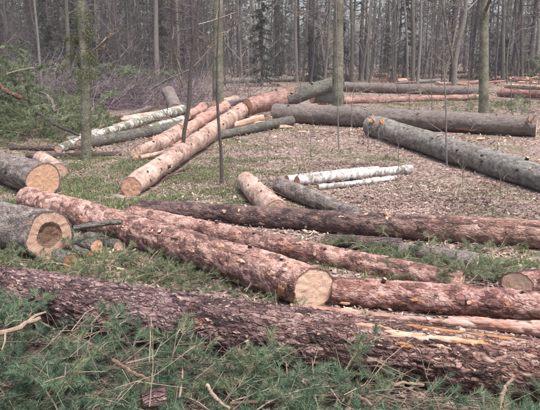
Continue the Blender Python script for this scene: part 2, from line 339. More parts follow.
# ------------------------------------------------------------------ logs
LOGS = {}
class Log:
    def __init__(s, key, name, label, p0, r0, p1, r1, barkmat, cut0, cut1, plate=0.0, ps=(9, 22), res=0.02, rough=0.04, bend=0.01, lobes=0.0, seed=1, group=None, hollow=None, caps=(True, True), cat='log', skew=(0.0, 0.0)):
        s.p0, s.p1 = np.asarray(p0, float), np.asarray(p1, float); s.L = float(np.linalg.norm(s.p1 - s.p0))
        s.r0, s.r1, s.bend, s.rough, s.seed, s.lobes = r0, r1, bend, rough, seed, lobes
        ax = (s.p1 - s.p0) / s.L; side = np.cross([0, 0, 1.0], ax); side /= np.linalg.norm(side); up = np.cross(ax, side)
        s.R = np.stack([ax, side, up], 1)
        M = Matrix(((*s.R[0], s.p0[0]), (*s.R[1], s.p0[1]), (*s.R[2], s.p0[2]), (0, 0, 0, 1)))
        s.root = tag(empty(name), label, cat, group); s.root.matrix_world = M
        s.plate, s.ps, s.skew = plate, ps, skew
        na = int(np.clip(2 * math.pi * max(r0, r1) / res, 14, 170)); nl = int(np.clip(s.L / res, 6, 620))
        S, T = np.meshgrid(np.linspace(0, s.L, nl + 1), np.arange(na) * 2 * math.pi / na, indexing='ij')
        P, idv = s.surf(S.ravel(), T.ravel(), True)
        i = np.arange(nl)[:, None] * na; j = np.arange(na)[None]; k = (j + 1) % na
        f = np.stack([i + j, i + k, i + na + k, i + na + j], -1).reshape(-1, 4)
        mb = MB(); mb.add(P, f)
        thick = 0.93
        rims = []
        for e, row in ((0, P[:na]), (1, P[-na:])):
            c = row.mean(0); inner = c + (row - c) * thick
            ff = np.stack([np.arange(na), (np.arange(na) + 1) % na, na + (np.arange(na) + 1) % na, na + np.arange(na)], 1)
            mb.add(np.vstack([row, inner]), ff if e else ff[:, ::-1]); rims.append((c, inner))
        me = mb.mesh('bark', [MATS[barkmat]], True)
        plv = np.full(mb.n, 0.5, np.float32); plv[:len(idv)] = idv
        a = me.attributes.new('plate', 'FLOAT', 'POINT'); a.data.foreach_set('value', plv)
        s.body = obj('bark', me, s.root)
        for e, (c, rim) in enumerate(rims):
            if not caps[e]: continue
            hol = hollow if hollow and hollow[0] == e else None
            rng = np.random.default_rng(seed * 7 + e); rings = 14; pts = []; n0 = 0.003 * (1 if e == 0 else -1)
            for q in range(rings + 1):
                t = 1 - q / rings
                v = c + (rim - c) * t
                v[:, 0] += n0 + 0.004 * (fbm(v * 40, seed + e, 2)) * (0 if q == 0 else 1)
                pts.append(v)
            V = np.vstack(pts); mb2 = MB()
            ii = np.arange(rings)[:, None] * na; F4 = np.stack([ii + j, ii + k, ii + na + k, ii + na + j], -1).reshape(-1, 4)
            if e == 0: F4 = F4[:, ::-1]
            ringi = np.repeat(np.arange(rings), na)
            if hol:
                q0 = int(rings * (1 - hol[1])); th = np.arange(na) * 2 * math.pi / na
                keep = F4[ringi < q0]; mb2.add(V, keep)
                hm = MB(); hp = []
                base = pts[q0]; cc = base.mean(0); wob = 1 + 0.14 * np.sin(2 * th + 1) + 0.10 * np.sin(5 * th) + rng.uniform(-.08, .08, na)
                for q in range(13):
                    t = q / 12.0; sc = (1 - t) ** 0.55 if t < 1 else 0.0
                    v = cc + (base - cc) * (sc * (wob if 0 < q else np.ones(na)))[:, None]
                    v[:, 0] += (1 if e == 0 else -1) * (hol[2] * min(1, t * 2.2) * (1 + 0.3 * fbm(v * 30, 3, 3)) if q else 0)
                    hp.append(v)
                hi = np.arange(12)[:, None] * na; HF = np.stack([hi + j, hi + k, hi + na + k, hi + na + j], -1).reshape(-1, 4)
                hm.add(np.vstack(hp), HF[:, ::-1] if e == 0 else HF)
            else: mb2.add(V, F4)
            cf = obj('cut_face', mb2.mesh('cut_face', [MATS[(cut0, cut1)[e]]], True), s.root)
            if hol: obj('rotten_heart', hm.mesh('rotten_heart', [MATS['wood_rotten']], True), cf)
        LOGS[key] = s
    def surf(s, S, T, disp=False, off=0.0):
        t = S / s.L; r = s.r0 + (s.r1 - s.r0) * t
        ph = s.seed * 1.7
        r = r * (1 + s.rough * (0.6 * np.sin(2 * T + ph + t * 3) + 0.4 * np.sin(3 * T + 2 * ph - t * 5)) + s.lobes * (np.sin(3 * T + ph) * 0.6 + 0.5 * np.sin(5 * T + 1.3 * ph)))
        q = np.stack([S, r * np.cos(T), r * np.sin(T)], 1)
        r = r * (1 + s.rough * 1.3 * fbm(q * np.array([2.6, 4, 4]), s.seed, 3) + s.rough * 0.9 * vnoise(np.stack([S * 1.6, 0 * S, 0 * S + s.seed], 1), s.seed + 2))
        idv = np.full(len(S), 0.5)
        if disp and s.plate > 0:
            w = q + 0.02 * np.stack([vnoise(q * 18, 3), vnoise(q * 18, 4), vnoise(q * 18, 5)], 1)
            f1, f2, idv = worley(w * np.array([s.ps[0], s.ps[1], s.ps[1]]), s.seed)
            r = r + s.plate * (sstep(0.0, 0.28, f2 - f1) - 0.6 + 0.5 * (idv - 0.5)) + s.plate * 0.5 * fbm(q * np.array([30, 60, 60]), s.seed + 5, 2)
        else: r = r + 0.006 * vnoise(q * 25, s.seed + 9)
        r = r + off
        bz = s.bend * s.L * (np.sin(math.pi * t) + 0.35 * np.sin(2.7 * math.pi * t + ph) * np.sin(math.pi * t))
        S = S + s.skew[0] * r * np.cos(T) * sstep(0.12, 0.0, t) + s.skew[1] * r * np.cos(T) * sstep(0.88, 1.0, t)
        return np.stack([S, r * np.cos(T) + bz * math.cos(ph), r * np.sin(T) + 0.35 * bz * math.sin(ph)], 1), idv
    def hit(s, px, py):
        d = s.R.T @ ray(px, py); d /= np.linalg.norm(d); o = s.R.T @ (EYE - s.p0); best = None
        for k in np.linspace(1, 40, 8000):
            p = o + d * k; t = np.clip(p[0] / s.L, 0, 1); r = s.r0 + (s.r1 - s.r0) * t
            e = math.hypot(p[1], p[2]) - r
            if best is None or e < best[0]: best = (e, p)
            if e <= 0: best = (0, p); break
        p = best[1]; return float(np.clip(p[0], 0.02, s.L - 0.02)), math.atan2(p[2], p[1])
    def patch(s, px, py, ls, lw, mat='wood_scar', name='bark_scar', off=None, seed=0):
        S0, T0 = s.hit(px, py); r = s.r0 + (s.r1 - s.r0) * S0 / s.L
        nr, nc = 5, 30; th = np.arange(nc) * 2 * math.pi / nc; rng = np.random.default_rng(seed + int(px * 7 + py))
        wob = 0.85 + 0.28 * np.sin(2 * th + rng.uniform(0, 6)) + 0.2 * np.sin(3 * th + rng.uniform(0, 6)) + rng.uniform(-.28, .28, nc)
        SS, TT, OO = [], [], []
        o = (s.plate * 0.35 + 0.0035) if off is None else off
        for q in range(nr + 1):
            t = q / nr
            SS.append(np.clip(S0 + ls * 0.5 * t * wob * np.cos(th), 0, s.L)); TT.append(T0 + lw * 0.5 * t * wob * np.sin(th) / r)
            OO.append(np.full(nc, o * (1 if q < nr else -0.8)) + rng.uniform(-.2, .25, nc) * o)
        P, _ = s.surf(np.concatenate(SS), np.concatenate(TT), False, np.concatenate(OO))
        i = np.arange(nr)[:, None] * nc; j = np.arange(nc)[None]; k = (j + 1) % nc
        f = np.stack([i + j, i + nc + j, i + nc + k, i + k], -1).reshape(-1, 4)
        mb = MB(); mb.add(P, f); return obj(name, mb.mesh(name, [MATS[mat]], True), s.root)
    def stub(s, px, py, rad, ln, mat='bark_dark', cut='wood_scar', tilt=0.3, S0=None, T0=None, name='branch_stub'):
        if S0 is None: S0, T0 = s.hit(px, py)
        c, _ = s.surf(np.array([S0]), np.array([T0]), False, np.array([-0.015])); c = c[0]
        n = np.array([tilt, math.cos(T0), math.sin(T0)]); n /= np.linalg.norm(n)
        pts = [c, c + n * ln * 0.5, c + n * (ln + 0.015)]
        mb = MB(); tube(mb, pts, [rad * 1.25, rad, rad * 0.92], 11, 0, None, cap=1)
        return obj(name, mb.mesh(name, [MATS[mat], MATS[cut]], False), s.root)

def log(key, name, label, a, b, barkmat, cut0='wood_cut_pale', cut1='wood_cut_pale', lift=(0, 0), depth=None, **kw):
    """a, b: (px, py, thickness) of the two ends' axis; depth = (y0, y1) when propped up on other wood"""
    kw.setdefault('seed', len(LOGS) + 3)
    if depth:
        P = [AT(a[0], a[1], depth[0]), AT(b[0], b[1], depth[1])]
        R = [0.5 * e[2] * float((p - EYE) @ FWD) / F for e, p in zip((a, b), P)]
    else:
        (p0, r0), (p1, r1) = solve(*a, lift[0]), solve(*b, lift[1]); P, R = [p0, p1], [r0, r1]
    L = Log(key, name, label, P[0], R[0], P[1], R[1], barkmat, cut0, cut1, **kw)
    return L


# nearest logs
A = log('A', 'felled_log', 'long dark plated pine log lying across the whole foreground', (-60, 284, 50), (620, 384, 66), 'bark_plated', plate=0.0105, ps=(6, 27), res=0.0085, rough=0.035, bend=0.006)
B = log('B', 'felled_log', 'pinkish-brown pine log with round pale cut end in the middle of the picture', (28, 199, 25), (314, 288, 43), 'bark_pink', plate=0.006, ps=(14, 22), res=0.012, rough=0.045, bend=0.006, skew=(0, 0.5))
A2 = log('A2', 'felled_log', 'stripped pale pink log squeezed between the plated log and the flaky reddish one', (290, 308, 10), (476, 325, 7), 'bark_peeled', plate=0.003, res=0.012, rough=0.16, bend=0.012, lift=(0.02, 0.0))
A3 = log('A3', 'felled_log', 'lumpy half-stripped pinkish log at the right edge behind the plated log', (448, 320, 7), (620, 333, 26), 'bark_peeled', plate=0.005, ps=(10, 20), res=0.012, rough=0.16, bend=0.02)
Cc = log('C', 'felled_log', 'flaky reddish log whose thick end starts beside the round cut end', (333, 291, 27), (620, 312, 32), 'bark_red', plate=0.008, ps=(12, 24), res=0.012, rough=0.07, bend=0.012)
C2 = log('C2', 'felled_log', 'log at the right edge with pale cut face turned towards the left', (517, 285, 25), (640, 270, 24), 'bark_red', plate=0.006, res=0.016, skew=(-0.7, 0))
D = log('D', 'felled_log', 'long pinkish log lying just behind the one with the round cut end', (132, 214, 18), (462, 285, 27), 'bark_pink', plate=0.005, lift=(0, -0.07), ps=(13, 22), res=0.015, rough=0.05, bend=0.006)
E = log('E', 'felled_log', 'long dark log with pale limb scars running level to the right edge', (140, 208, 17), (640, 241, 30), 'bark_dark_upper', plate=0.005, ps=(12, 26), res=0.015, rough=0.04, bend=0.003)
E2 = log('E2', 'felled_log', 'short dark log tucked in the shade under the scarred dark log', (325, 240, 12), (402, 245, 15), 'bark_dark', res=0.02)
E3 = log('E3', 'felled_log', 'weathered grey log half buried in litter behind the grassy gap', (400, 250, 15), (478, 262, 17), 'bark_greyred', res=0.02, rough=0.08)
Fh = log('F', 'felled_log', 'grey-pink log at the left edge with a hollow rotten heart in its cut end', (-70, 209, 34), (50, 235, 46), 'bark_greyred', 'wood_cut_tan', 'wood_cut_tan', plate=0.006, ps=(12, 22), res=0.014, rough=0.05, lobes=0.055, skew=(0, 0.2), hollow=(1, 0.52, 0.016), bend=0.004)
Gg = log('G', 'felled_log', 'thick purplish-grey log at the left edge with an orange-tan cut end', (-80, 142, 26), (44, 180, 34), 'bark_greyred', 'wood_cut_orange', 'wood_cut_orange', plate=0.006, res=0.018, rough=0.05)
G2 = log('G2', 'felled_log', 'small pinkish log end peeping out behind the orange-tan cut end', (40, 158, 14), (59, 171, 16), 'bark_orange', 'wood_cut_tan', 'wood_cut_tan', res=0.02)
# middle distance, left
H = log('H', 'felled_log', 'slender orange pine log pointing at the camera, lower half of the leaning line', (131, 187, 22), (243, 110, 15), 'bark_orange', 'wood_cut_orange', 'wood_cut_orange', res=0.03, rough=0.045, bend=0.010)
I1 = log('I1', 'felled_log', 'pinkish log with bright sawn end resting on top of the orange pine log', (247, 107, 18), (293, 96, 17), 'bark_pink', 'wood_cut_orange', depth=(17.2, 18.3), res=0.025, rough=0.05)
I2 = log('I2', 'felled_log', 'grey-green log propped up slanting behind the big mossy standing trunk', (284, 100, 16), (340, 81, 13), 'bark_mossy', depth=(18.0, 19.4), res=0.025, rough=0.04)
J1 = log('J1', 'birch_log', 'white birch log patched with moss lying on the left of the clearing', (58, 149, 9), (183, 110, 10), 'bark_birch_mossy', res=0.02, rough=0.05, bend=0.015, lift=(0.0, 0.12))
J2 = log('J2', 'felled_log', 'smooth grey-green log lying just below the mossy white birch log', (80, 145, 11), (181, 126, 10), 'bark_mossy', res=0.02)
J3 = log('J3', 'felled_log', 'short knobbly pink log next to the orange pine log', (136, 153, 12), (186, 128, 14), 'bark_orange', res=0.02, rough=0.14, bend=0.03)
J4 = log('J4', 'felled_log', 'pale pink log lying behind the mossy white birch log', (118, 121, 8), (176, 112, 9), 'bark_orange', res=0.025, rough=0.1)
J5 = log('J5', 'felled_log', 'broken pink log with peeled bark between dark sapling and sawn end', (184, 132, 12), (226, 108, 13), 'bark_peeled', res=0.025, rough=0.1, lift=(0.05, 0.1))
K1 = log('K1', 'thin_log', 'thin dark pole lying across the grass at left, the higher one', (10, 148, 5), (92, 148, 5), 'bark_dark', res=0.02, bend=0.02, cat='pole')
K2 = log('K2', 'thin_log', 'thin dark pole lying at left in front of the mossy trunk', (26, 156, 6), (122, 154, 6), 'bark_dark', res=0.02, bend=0.02, cat='pole')
S1 = log('S1', 'felled_log', 'stubby grey log end sticking up beyond the white birch log', (168, 91, 11), (176, 110, 14), 'bark_greyred', depth=(19.6, 18.6), res=0.03, rough=.1)
R1 = log('R1', 'felled_log', 'thin mossy green log on the litter below the sawn-end log', (208, 138, 8), (291, 121, 10), 'bark_mossy', res=0.022, bend=0.015)
# middle distance, centre and right
Ll = log('L', 'felled_log', 'short smooth orange log pointing away behind the scarred dark log', (246, 181, 20), (277, 211, 23), 'bark_orange', 'wood_cut_tan', 'wood_cut_tan', res=0.015, rough=0.03)
Mm = log('M', 'felled_log', 'short grey log with orange end beside the small birch stack', (279, 186, 18), (362, 217, 15), 'bark_greyred', 'wood_cut_orange', plate=0.004, res=0.016, rough=0.07)
N1 = log('N1', 'birch_log', 'upper left birch log in the small white stack on the litter', (287, 180, 9), (378, 170, 8), 'bark_birch', 'wood_cut_orange', res=0.014, group='birch logs in the small stack', rough=0.05)
N2 = log('N2', 'birch_log', 'longest birch log in the small white stack on the litter', (297, 181, 11), (411, 169, 8), 'bark_birch', 'wood_cut_orange', res=0.014, group='birch logs in the small stack', rough=0.05)
N3 = log('N3', 'birch_log', 'lowest thin birch log in the small white stack on the litter', (318, 187, 6), (396, 178, 6), 'bark_birch', 'wood_cut_orange', res=0.014, group='birch logs in the small stack', rough=0.06)
O = log('O', 'felled_log', 'thick grey log slanting down to the right edge of the clearing', (372, 126, 21), (620, 203, 30), 'bark_grey', plate=0.005, ps=(14, 24), res=0.026, rough=0.045, bend=0.008)
P = log('P', 'felled_log', 'long thick dark grey log level behind the slanting grey one, right cut end showing', (275, 113, 19), (537, 127, 20), 'bark_greyred', 'wood_cut_pale', 'wood_cut_pale', res=0.025, rough=0.05, bend=0.008)
Q1 = log('Q1', 'felled_log', 'dark grey log right of the mossy trunk, third row from the front', (342, 87, 10), (486, 92, 9), 'bark_greyred', res=0.04, rough=0.04)
Q2 = log('Q2', 'felled_log', 'thin pinkish log level between two grey ones at the back', (318, 101, 7), (484, 97, 6), 'bark_pink', res=0.03, bend=0.01)
Q3 = log('Q3', 'felled_log', 'pale grey log lying level at the back left of the mossy trunk', (222, 81, 6), (332, 78, 5), 'bark_pale', res=0.05)
Q4 = log('Q4', 'felled_log', 'log with red torn bark at far right behind the slim trunk', (500, 93, 8), (590, 99, 9), 'bark_red', res=0.05)
Q5 = log('Q5', 'felled_log', 'pinkish log at the back between the two right-hand trunks', (384, 79, 5), (440, 77, 5), 'bark_pink', res=0.05)
Q6 = log('Q6', 'felled_log', 'reddish log at the back just right of the slim trunk', (496, 78, 4), (536, 82, 4), 'bark_peeled', res=0.05)
Q7 = log('Q7', 'felled_log', 'brown log lying furthest back beneath the far trees', (396, 72, 3.4), (452, 73, 3.4), 'bark_greyred', res=0.06)
QX = log('QX', 'felled_log', 'grey log lying crosswise beneath the propped grey-green log', (312, 97, 13), (341, 96, 13), 'bark_grey', depth=(19.2, 19.6), res=0.04)

for k, (a, b, m, lab) in enumerate([((424, 78, 3.5), (470, 75, 3), 'bark_orange', 'thin tan log in the far heap behind the curved stem'), ((488, 80, 4), (540, 76, 3.5), 'bark_peeled', 'tan log slanting in the far heap right of the slim trunk'), ((506, 86, 4.5), (552, 90, 4.5), 'bark_orange', 'tan log end at the right edge above the red torn one'), ((400, 83, 3.5), (446, 80, 3.2), 'bark_pale', 'pale thin log lying just behind the dark grey back log'), ((436, 84, 3.5), (480, 82, 3.5), 'bark_pink', 'pinkish thin log left of the slim trunk in the far heap'), ((512, 73, 3), (560, 71, 3), 'bark_greyred', 'brown thin log below the far green brush heap'), ((452, 72, 3), (492, 70, 2.6), 'bark_peeled', 'pink thin log furthest back behind the slim trunk'), ((376, 75, 3), (410, 77, 3), 'bark_orange', 'tan thin log at the foot of the yellowish clump')]):
    log('Z%d' % k, 'felled_log', lab, a, b, m, 'wood_cut_orange', 'wood_cut_orange', res=0.06, rough=.08, bend=.02, lift=(0.0, 0.1))
# sawn billets beside the hollow log
for k, (a, b, lab, cu) in enumerate([
        ((70, 241, 9), (97, 246, 14), 'short billet with bright orange end beside the hollow log', 'wood_cut_orange'),
        ((88, 236, 9), (119, 246, 12), 'short billet with brown end nearest the pinkish log', 'wood_cut_tan'),
        ((74, 248, 9), (90, 257, 11), 'small split billet with yellow-orange end below the bright orange one', 'wood_torn'),
        ((58, 255, 16), (71, 262, 17), 'stubby dark mossy billet leaning on the hollow cut end', 'wood_torn')]):
    log('W%d' % k, 'wood_billet', lab, a, b, 'bark_mossy', 'wood_cut_tan', cu, res=0.01, rough=0.08, group='billets beside the hollow log', cat='billet')
log('W5', 'wood_billet', 'thin split slab lying flat on the grass below the billets', (92, 263, 5), (117, 261, 4), 'bark_peeled', 'wood_torn', 'wood_torn', res=0.01, rough=0.1, group='billets beside the hollow log', cat='billet')
log('W6', 'branch_stick', 'smooth grey-green branch lying from the hollow log onto the pinkish one', (74, 228, 5), (122, 222, 6), 'bark_mossy', 'wood_cut_tan', 'wood_rotten', depth=(4.95, 5.0), res=0.008, bend=0.035, rough=0.05, cat='branch')
log('W7', 'wood_billet', 'broken sawn-off stump piece lying low in the green brush in front', (142, 401, 17), (165, 396, 20), 'bark_plated', 'wood_torn', 'wood_cut_tan', depth=(2.36, 2.4), res=0.008, rough=0.12, lobes=0.1, cat='billet')

# limb scars and stubs seen on the logs
for px, py in [(224, 211), (239, 210), (262, 223), (306, 226), (341, 216), (387, 217), (431, 216), (476, 228), (430, 236), (520, 225), (246, 206), (366, 213), (500, 238), (290, 228)]:
    E.patch(px, py, np.random.default_rng(int(px)).uniform(0.03, 0.075), np.random.default_rng(int(py * px)).uniform(0.02, 0.045))
E.patch(490, 223, 1.0, 0.13, 'bark_pink', 'peeled_strip'); E.patch(505, 221, .5, .05, 'bark_peeled', 'peeled_strip'); E.patch(440, 219, 0.5, 0.10, 'bark_pink', 'peeled_strip')
A.patch(425, 336, 0.45, 0.055, 'wood_scar', 'torn_strip'); A.patch(458, 331, 0.5, 0.028, 'wood_torn', 'torn_strip')
A.patch(474, 342, 0.22, 0.035, 'wood_torn', 'torn_strip'); A.patch(405, 345, 0.12, 0.03, 'wood_torn', 'torn_strip'); A.patch(370, 325, 0.25, 0.022, 'wood_scar', 'torn_strip'); A.patch(440, 346, .12, .018, 'wood_scar', 'torn_strip')
rs = np.random.default_rng(5)
for k in range(34):
    u = rs.uniform(0.02, .98); px = 540 * u; py = 270 + 66 * u + rs.uniform(0, 34)
    A.patch(px, py, rs.uniform(.015, .045), rs.uniform(.006, .014))
for px, py in [(190, 252), (150, 232), (240, 262), (275, 275), (120, 228), (205, 262), (255, 285), (290, 272), (220, 247), (172, 238)]:
    B.patch(px, py, np.random.default_rng(int(px)).uniform(0.03, 0.1), np.random.default_rng(int(py)).uniform(0.015, 0.04), 'wood_scar')
B.patch(286, 293, 0.08, 0.10, 'wood_torn'); B.patch(230, 252, 0.45, 0.05, 'bark_peeled', 'peeled_strip'); B.patch(160, 235, 0.4, 0.05, 'bark_peeled', 'peeled_strip')
for px, py in [(190, 216), (240, 232), (300, 243), (360, 262), (385, 256)]: D.patch(px, py, 0.06, 0.03)
D.patch(300, 250, 0.5, 0.045, 'bark_peeled', 'peeled_strip')
for px, py in [(440, 312), (415, 300), (470, 303), (508, 305), (380, 296)]: Cc.patch(px, py, 0.05, 0.03, 'wood_torn')
for px, py in [(348, 309), (428, 318)]: A2.patch(px, py, 0.05, 0.03, 'wood_cut_pale')
for px, py in [(147, 172), (160, 170), (158, 160), (175, 152), (190, 145), (206, 137), (150, 181)]:
    H.patch(px, py, 0.07, 0.05, 'bark_dark', 'knot'); 
for px, py in [(250, 185), (262, 191)]: Ll.patch(px, py, 0.04, 0.03, 'bark_dark', 'knot')
for px, py in [(430, 138), (480, 155), (515, 170), (455, 150)]: O.patch(px, py, 0.09, 0.04, 'bark_dark', 'knot')
def torn_stub(lg, px, py, rad, ln, lab=None, mat='wood_scar', tilt=0.2):
    S0, T0 = lg.hit(px, py); c = lg.surf(np.array([S0]), np.array([T0]), False, np.array([-0.02]))[0][0]
    n = np.array([tilt, math.cos(T0), math.sin(T0)]); n /= np.linalg.norm(n); rg = np.random.default_rng(int(px * 3 + py)); mb = MB()
    for q in range(11):
        o = rg.normal(0, rad * .45, 3); o -= n * (o @ n); d = n + rg.normal(0, .28, 3); L = ln * rg.uniform(.35, 1.0); w = rad * rg.uniform(.25, .5)
        tube(mb, [c + o * .6, c + o + d * L * .55, c + o * 1.15 + d * L], [w, w * .8, w * .12], 5, 0, rg.random())
    o = obj('torn_stub', mb.mesh('torn_stub', [MATS[mat]], False), lg.root)
    if lab: o['label'] = lab
torn_stub(O, 373, 122, 0.06, 0.20, 'bright torn wood at the upper end', 'wood_cut_orange', -0.6)
torn_stub(O, 381, 123, 0.07, 0.12, 'reddish torn wood at the upper end', 'wood_torn', -0.3)
torn_stub(P, 528, 122, 0.055, 0.24, 'bright torn stub near the right cut end', 'wood_scar', 0.2)
torn_stub(E, 388, 214, 0.045, 0.06); torn_stub(C2, 540, 280, 0.04, 0.1)
P.patch(468, 131, 0.6, 0.10, 'wood_torn', 'torn_strip')

# broken pieces in the tangle where the orange and pinkish logs meet
for k, (a, b, m, lab) in enumerate([((196, 121, 9), (214, 112, 10), 'bark_peeled', 'short peeled log piece in the tangle above the dark sapling'), ((206, 128, 7), (232, 121, 6), 'bark_orange', 'small orange log piece in the tangle right of the dark sapling'), ((226, 104, 6), (246, 100, 6), 'bark_greyred', 'short grey log piece behind the bright sawn end'), ((150, 142, 8), (170, 134, 9), 'bark_peeled', 'peeled split piece lying on the knobbly pink log'), ((214, 104, 8), (236, 99, 7), 'bark_orange', 'pale log piece lying at the foot of the thick grey trunk'), ((268, 119, 7), (296, 112, 6), 'bark_orange', 'pale pink log piece under the propped grey-green log'), ((232, 126, 6), (262, 118, 7), 'wood_scar', 'bright split slab under the sawn-end log'), ((188, 116, 8), (204, 106, 8), 'bark_peeled', 'peeled pink piece leaning up left of the thick grey trunk'), ((140, 158, 5), (164, 152, 5), 'bark_orange', 'thin pink pole end lying below the knobbly pink log'), ((96, 142, 4), (120, 136, 4), 'bark_birch', 'short thin birch stick below the mossy white birch'), ((120, 118, 5), (150, 108, 5), 'bark_greyred', 'thin grey-brown log at the edge of the purple twigs'), ((66, 140, 5), (98, 131, 5), 'bark_birch_mossy', 'thin birch pole right of the moss-tufted trunk foot'), ((100, 128, 6), (140, 122, 6), 'bark_peeled', 'peeled pink pole lying behind the white birch log'), ((148, 128, 7), (182, 120, 8), 'bark_birch_mossy', 'second birch log lying below the mossy white one'), ((172, 148, 6), (200, 136, 7), 'bark_peeled', 'peeled piece resting against the middle of the orange pine log'), ((206, 118, 6), (222, 108, 7), 'wood_scar', 'bright splintered piece in the tangle by the thick grey trunk')]):
    log('T%d' % k, 'broken_log', lab, a, b, m, 'wood_scar', 'wood_scar', res=0.025, rough=0.14, lobes=0.08, bend=0.02, lift=(0.03, 0.06))

# small sawn-off branch stubs along the logs
rs = np.random.default_rng(31)
for lg, n, rr in ((B, 9, .016), (D, 8, .014), (E, 8, .014), (H, 16, .022), (Cc, 5, .014), (O, 9, .022), (P, 8, .025), (Gg, 5, .02), (J3, 5, .02), (Ll, 3, .014), (J1, 5, .016), (I1, 4, .025), (I2, 5, .025), (Q1, 5, .03), (Fh, 2, .016)):
    for q in range(n):
        S0 = rs.uniform(.06, .94) * lg.L; side = lg.R[1]; T0 = math.pi / 2 + rs.uniform(-1.5, 1.5)
        k = rr * rs.uniform(.6, 1.3)
        lg.stub(0, 0, k, k * rs.uniform(.4, 2.2), 'bark_dark' if lg not in (H, J3, Ll, I1) else 'bark_red', 'wood_cut_tan' if q % 2 else 'wood_rotten', rs.uniform(-.3, .5), S0, T0)

# ------------------------------------------------------------------ loose branches and sticks
def stick(name, label, pts, rad, mat, cat='branch', sides=7, forks=(), cut='wood_torn', group=None):
    """pts: (px, py, height above ground, world y or None)"""
    P = np.array([AT(p[0], p[1], p[3]) if len(p) > 3 else G(p[0], p[1], p[2]) for p in pts])
    t = np.linspace(0, 1, len(P)); tt = np.linspace(0, 1, 4 * len(P))
    Q = np.stack([np.interp(tt, t, P[:, i]) for i in range(3)], 1); rng = np.random.default_rng(int(abs(pts[0][0]) * 13 + pts[0][1]))
    Q[1:-1] += rng.normal(0, rad * 0.25, (len(Q) - 2, 3))
    o = P[0].copy(); root = tag(empty(name, tuple(o)), label, cat, group)
    mb = MB(); tube(mb, Q - o, np.linspace(rad, rad * 0.75, len(Q)) * (1 + 0.12 * rng.normal(0, 1, len(Q))), sides, 0, None, cap=1)
    obj('stem', mb.mesh('stem', [MATS[mat], MATS[cut]], False), root)
    for (fp0, fp1, fr) in forks:
        a = AT(*fp0); b = AT(*fp1); m = (a + b) / 2 + rng.normal(0, 0.012, 3); m2 = MB()
        tube(m2, np.array([a, m, b]) - o, [fr, fr * 0.85, fr * 0.6], 6, 0, None, cap=1); obj('fork', m2.mesh('fork', [MATS[mat], MATS[cut]], False), root)
    return root
stick('broken_branch', 'thick pale broken branch poking in from the left edge over the brush', [(-30, 342, 0, 2.55), (12, 330, 0, 2.65), (40, 318, 0, 2.75)], 0.015, 'stick_pale', forks=[((24, 325, 2.7), (46, 312, 2.78), 0.009), ((5, 332, 2.63), (2, 350, 2.55), 0.006)])
stick('broken_branch', 'reddish-brown stick lying in the green brush at lower left', [(113, 360, 0, 2.6), (132, 372, 0, 2.52), (150, 382, 0, 2.48)], 0.011, 'stick_red')
stick('broken_branch', 'curved brown stick with torn top standing in the front brush', [(207, 384, 0, 2.42), (211, 393, 0, 2.38), (219, 401, 0, 2.35), (230, 409, 0, 2.33)], 0.009, 'stick_pale')
stick('broken_branch', 'forked pale brown stick at the bottom edge right of centre', [(346, 416, 0, 2.3), (352, 393, 0, 2.42), (366, 400, 0, 2.38), (384, 418, 0, 2.3)], 0.010, 'stick_pale', forks=[((352, 393, 2.42), (342, 402, 2.38), 0.006)])
stick('broken_branch', 'long thin bare branch lying along the bottom edge under the plated log', [(230, 403, 0, 2.4), (330, 398, 0, 2.46), (400, 403, 0, 2.42), (470, 410, 0, 2.36)], 0.008, 'stick_red')
stick('broken_branch', 'pale split stub sticking up at the lower right in the brush', [(500, 402, 0, 2.4), (504, 390, 0, 2.45), (513, 378, 0, 2.5)], 0.011, 'stick_pale', forks=[((504, 390, 2.45), (500, 410, 2.36), 0.006), ((508, 384, 2.48), (516, 386, 2.5), 0.006)])
stick('broken_branch', 'yellowish stick lying on the brush just below the plated log', [(385, 388, 0, 2.52), (402, 383, 0, 2.55), (424, 385, 0, 2.55)], 0.009, 'stick_pale')
stick('broken_branch', 'pale curving branch in the green heap at the left', [(48, 96, 0, 14.0), (53, 104, 0, 13.8), (55, 112, 0, 13.6)], 0.05, 'bark_pale', forks=[((48, 96, 14.0), (40, 92, 14.1), 0.03)])
stick('broken_branch', 'long brown limb slanting down the left heap into the grass', [(36, 112, 0, 12.6), (55, 124, 0, 12.0), (80, 136, 0, 11.6)], 0.035, 'bark_sapling')
stick('broken_branch', 'red-brown torn limb at the left edge of the green heap', [(-6, 84, 0, 13.2), (8, 92, 0, 13.1), (22, 98, 0, 13.0)], 0.06, 'bark_red')
stick('broken_branch', 'pale pole lying in the purple twigs right of the mossy trunk', [(92, 90, 0, 23.0), (104, 99, 0, 21.5), (118, 107, 0, 20)], 0.06, 'bark_pale')
stick('broken_branch', 'pale forked bough reaching up over the purple twig heap', [(110, 99, 0, 21.0), (128, 90, 0, 21.5), (138, 84, 0, 22)], 0.05, 'bark_pale', forks=[((128, 90, 21.5), (124, 82, 21.7), 0.03)])
stick('broken_branch', 'bare pale branch leaning above the stubby grey log end', [(150, 90, 0, 20.0), (166, 80, 0, 20.2), (190, 70, 0, 20.5)], 0.035, 'bark_pale', forks=[((166, 80, 20.2), (172, 68, 20.2), 0.02)])
stick('broken_branch', 'crooked reddish stick lying on the grass right of the orange log', [(163, 180, 0.03), (178, 172, 0.04), (190, 167, 0.03)], 0.02, 'bark_red')
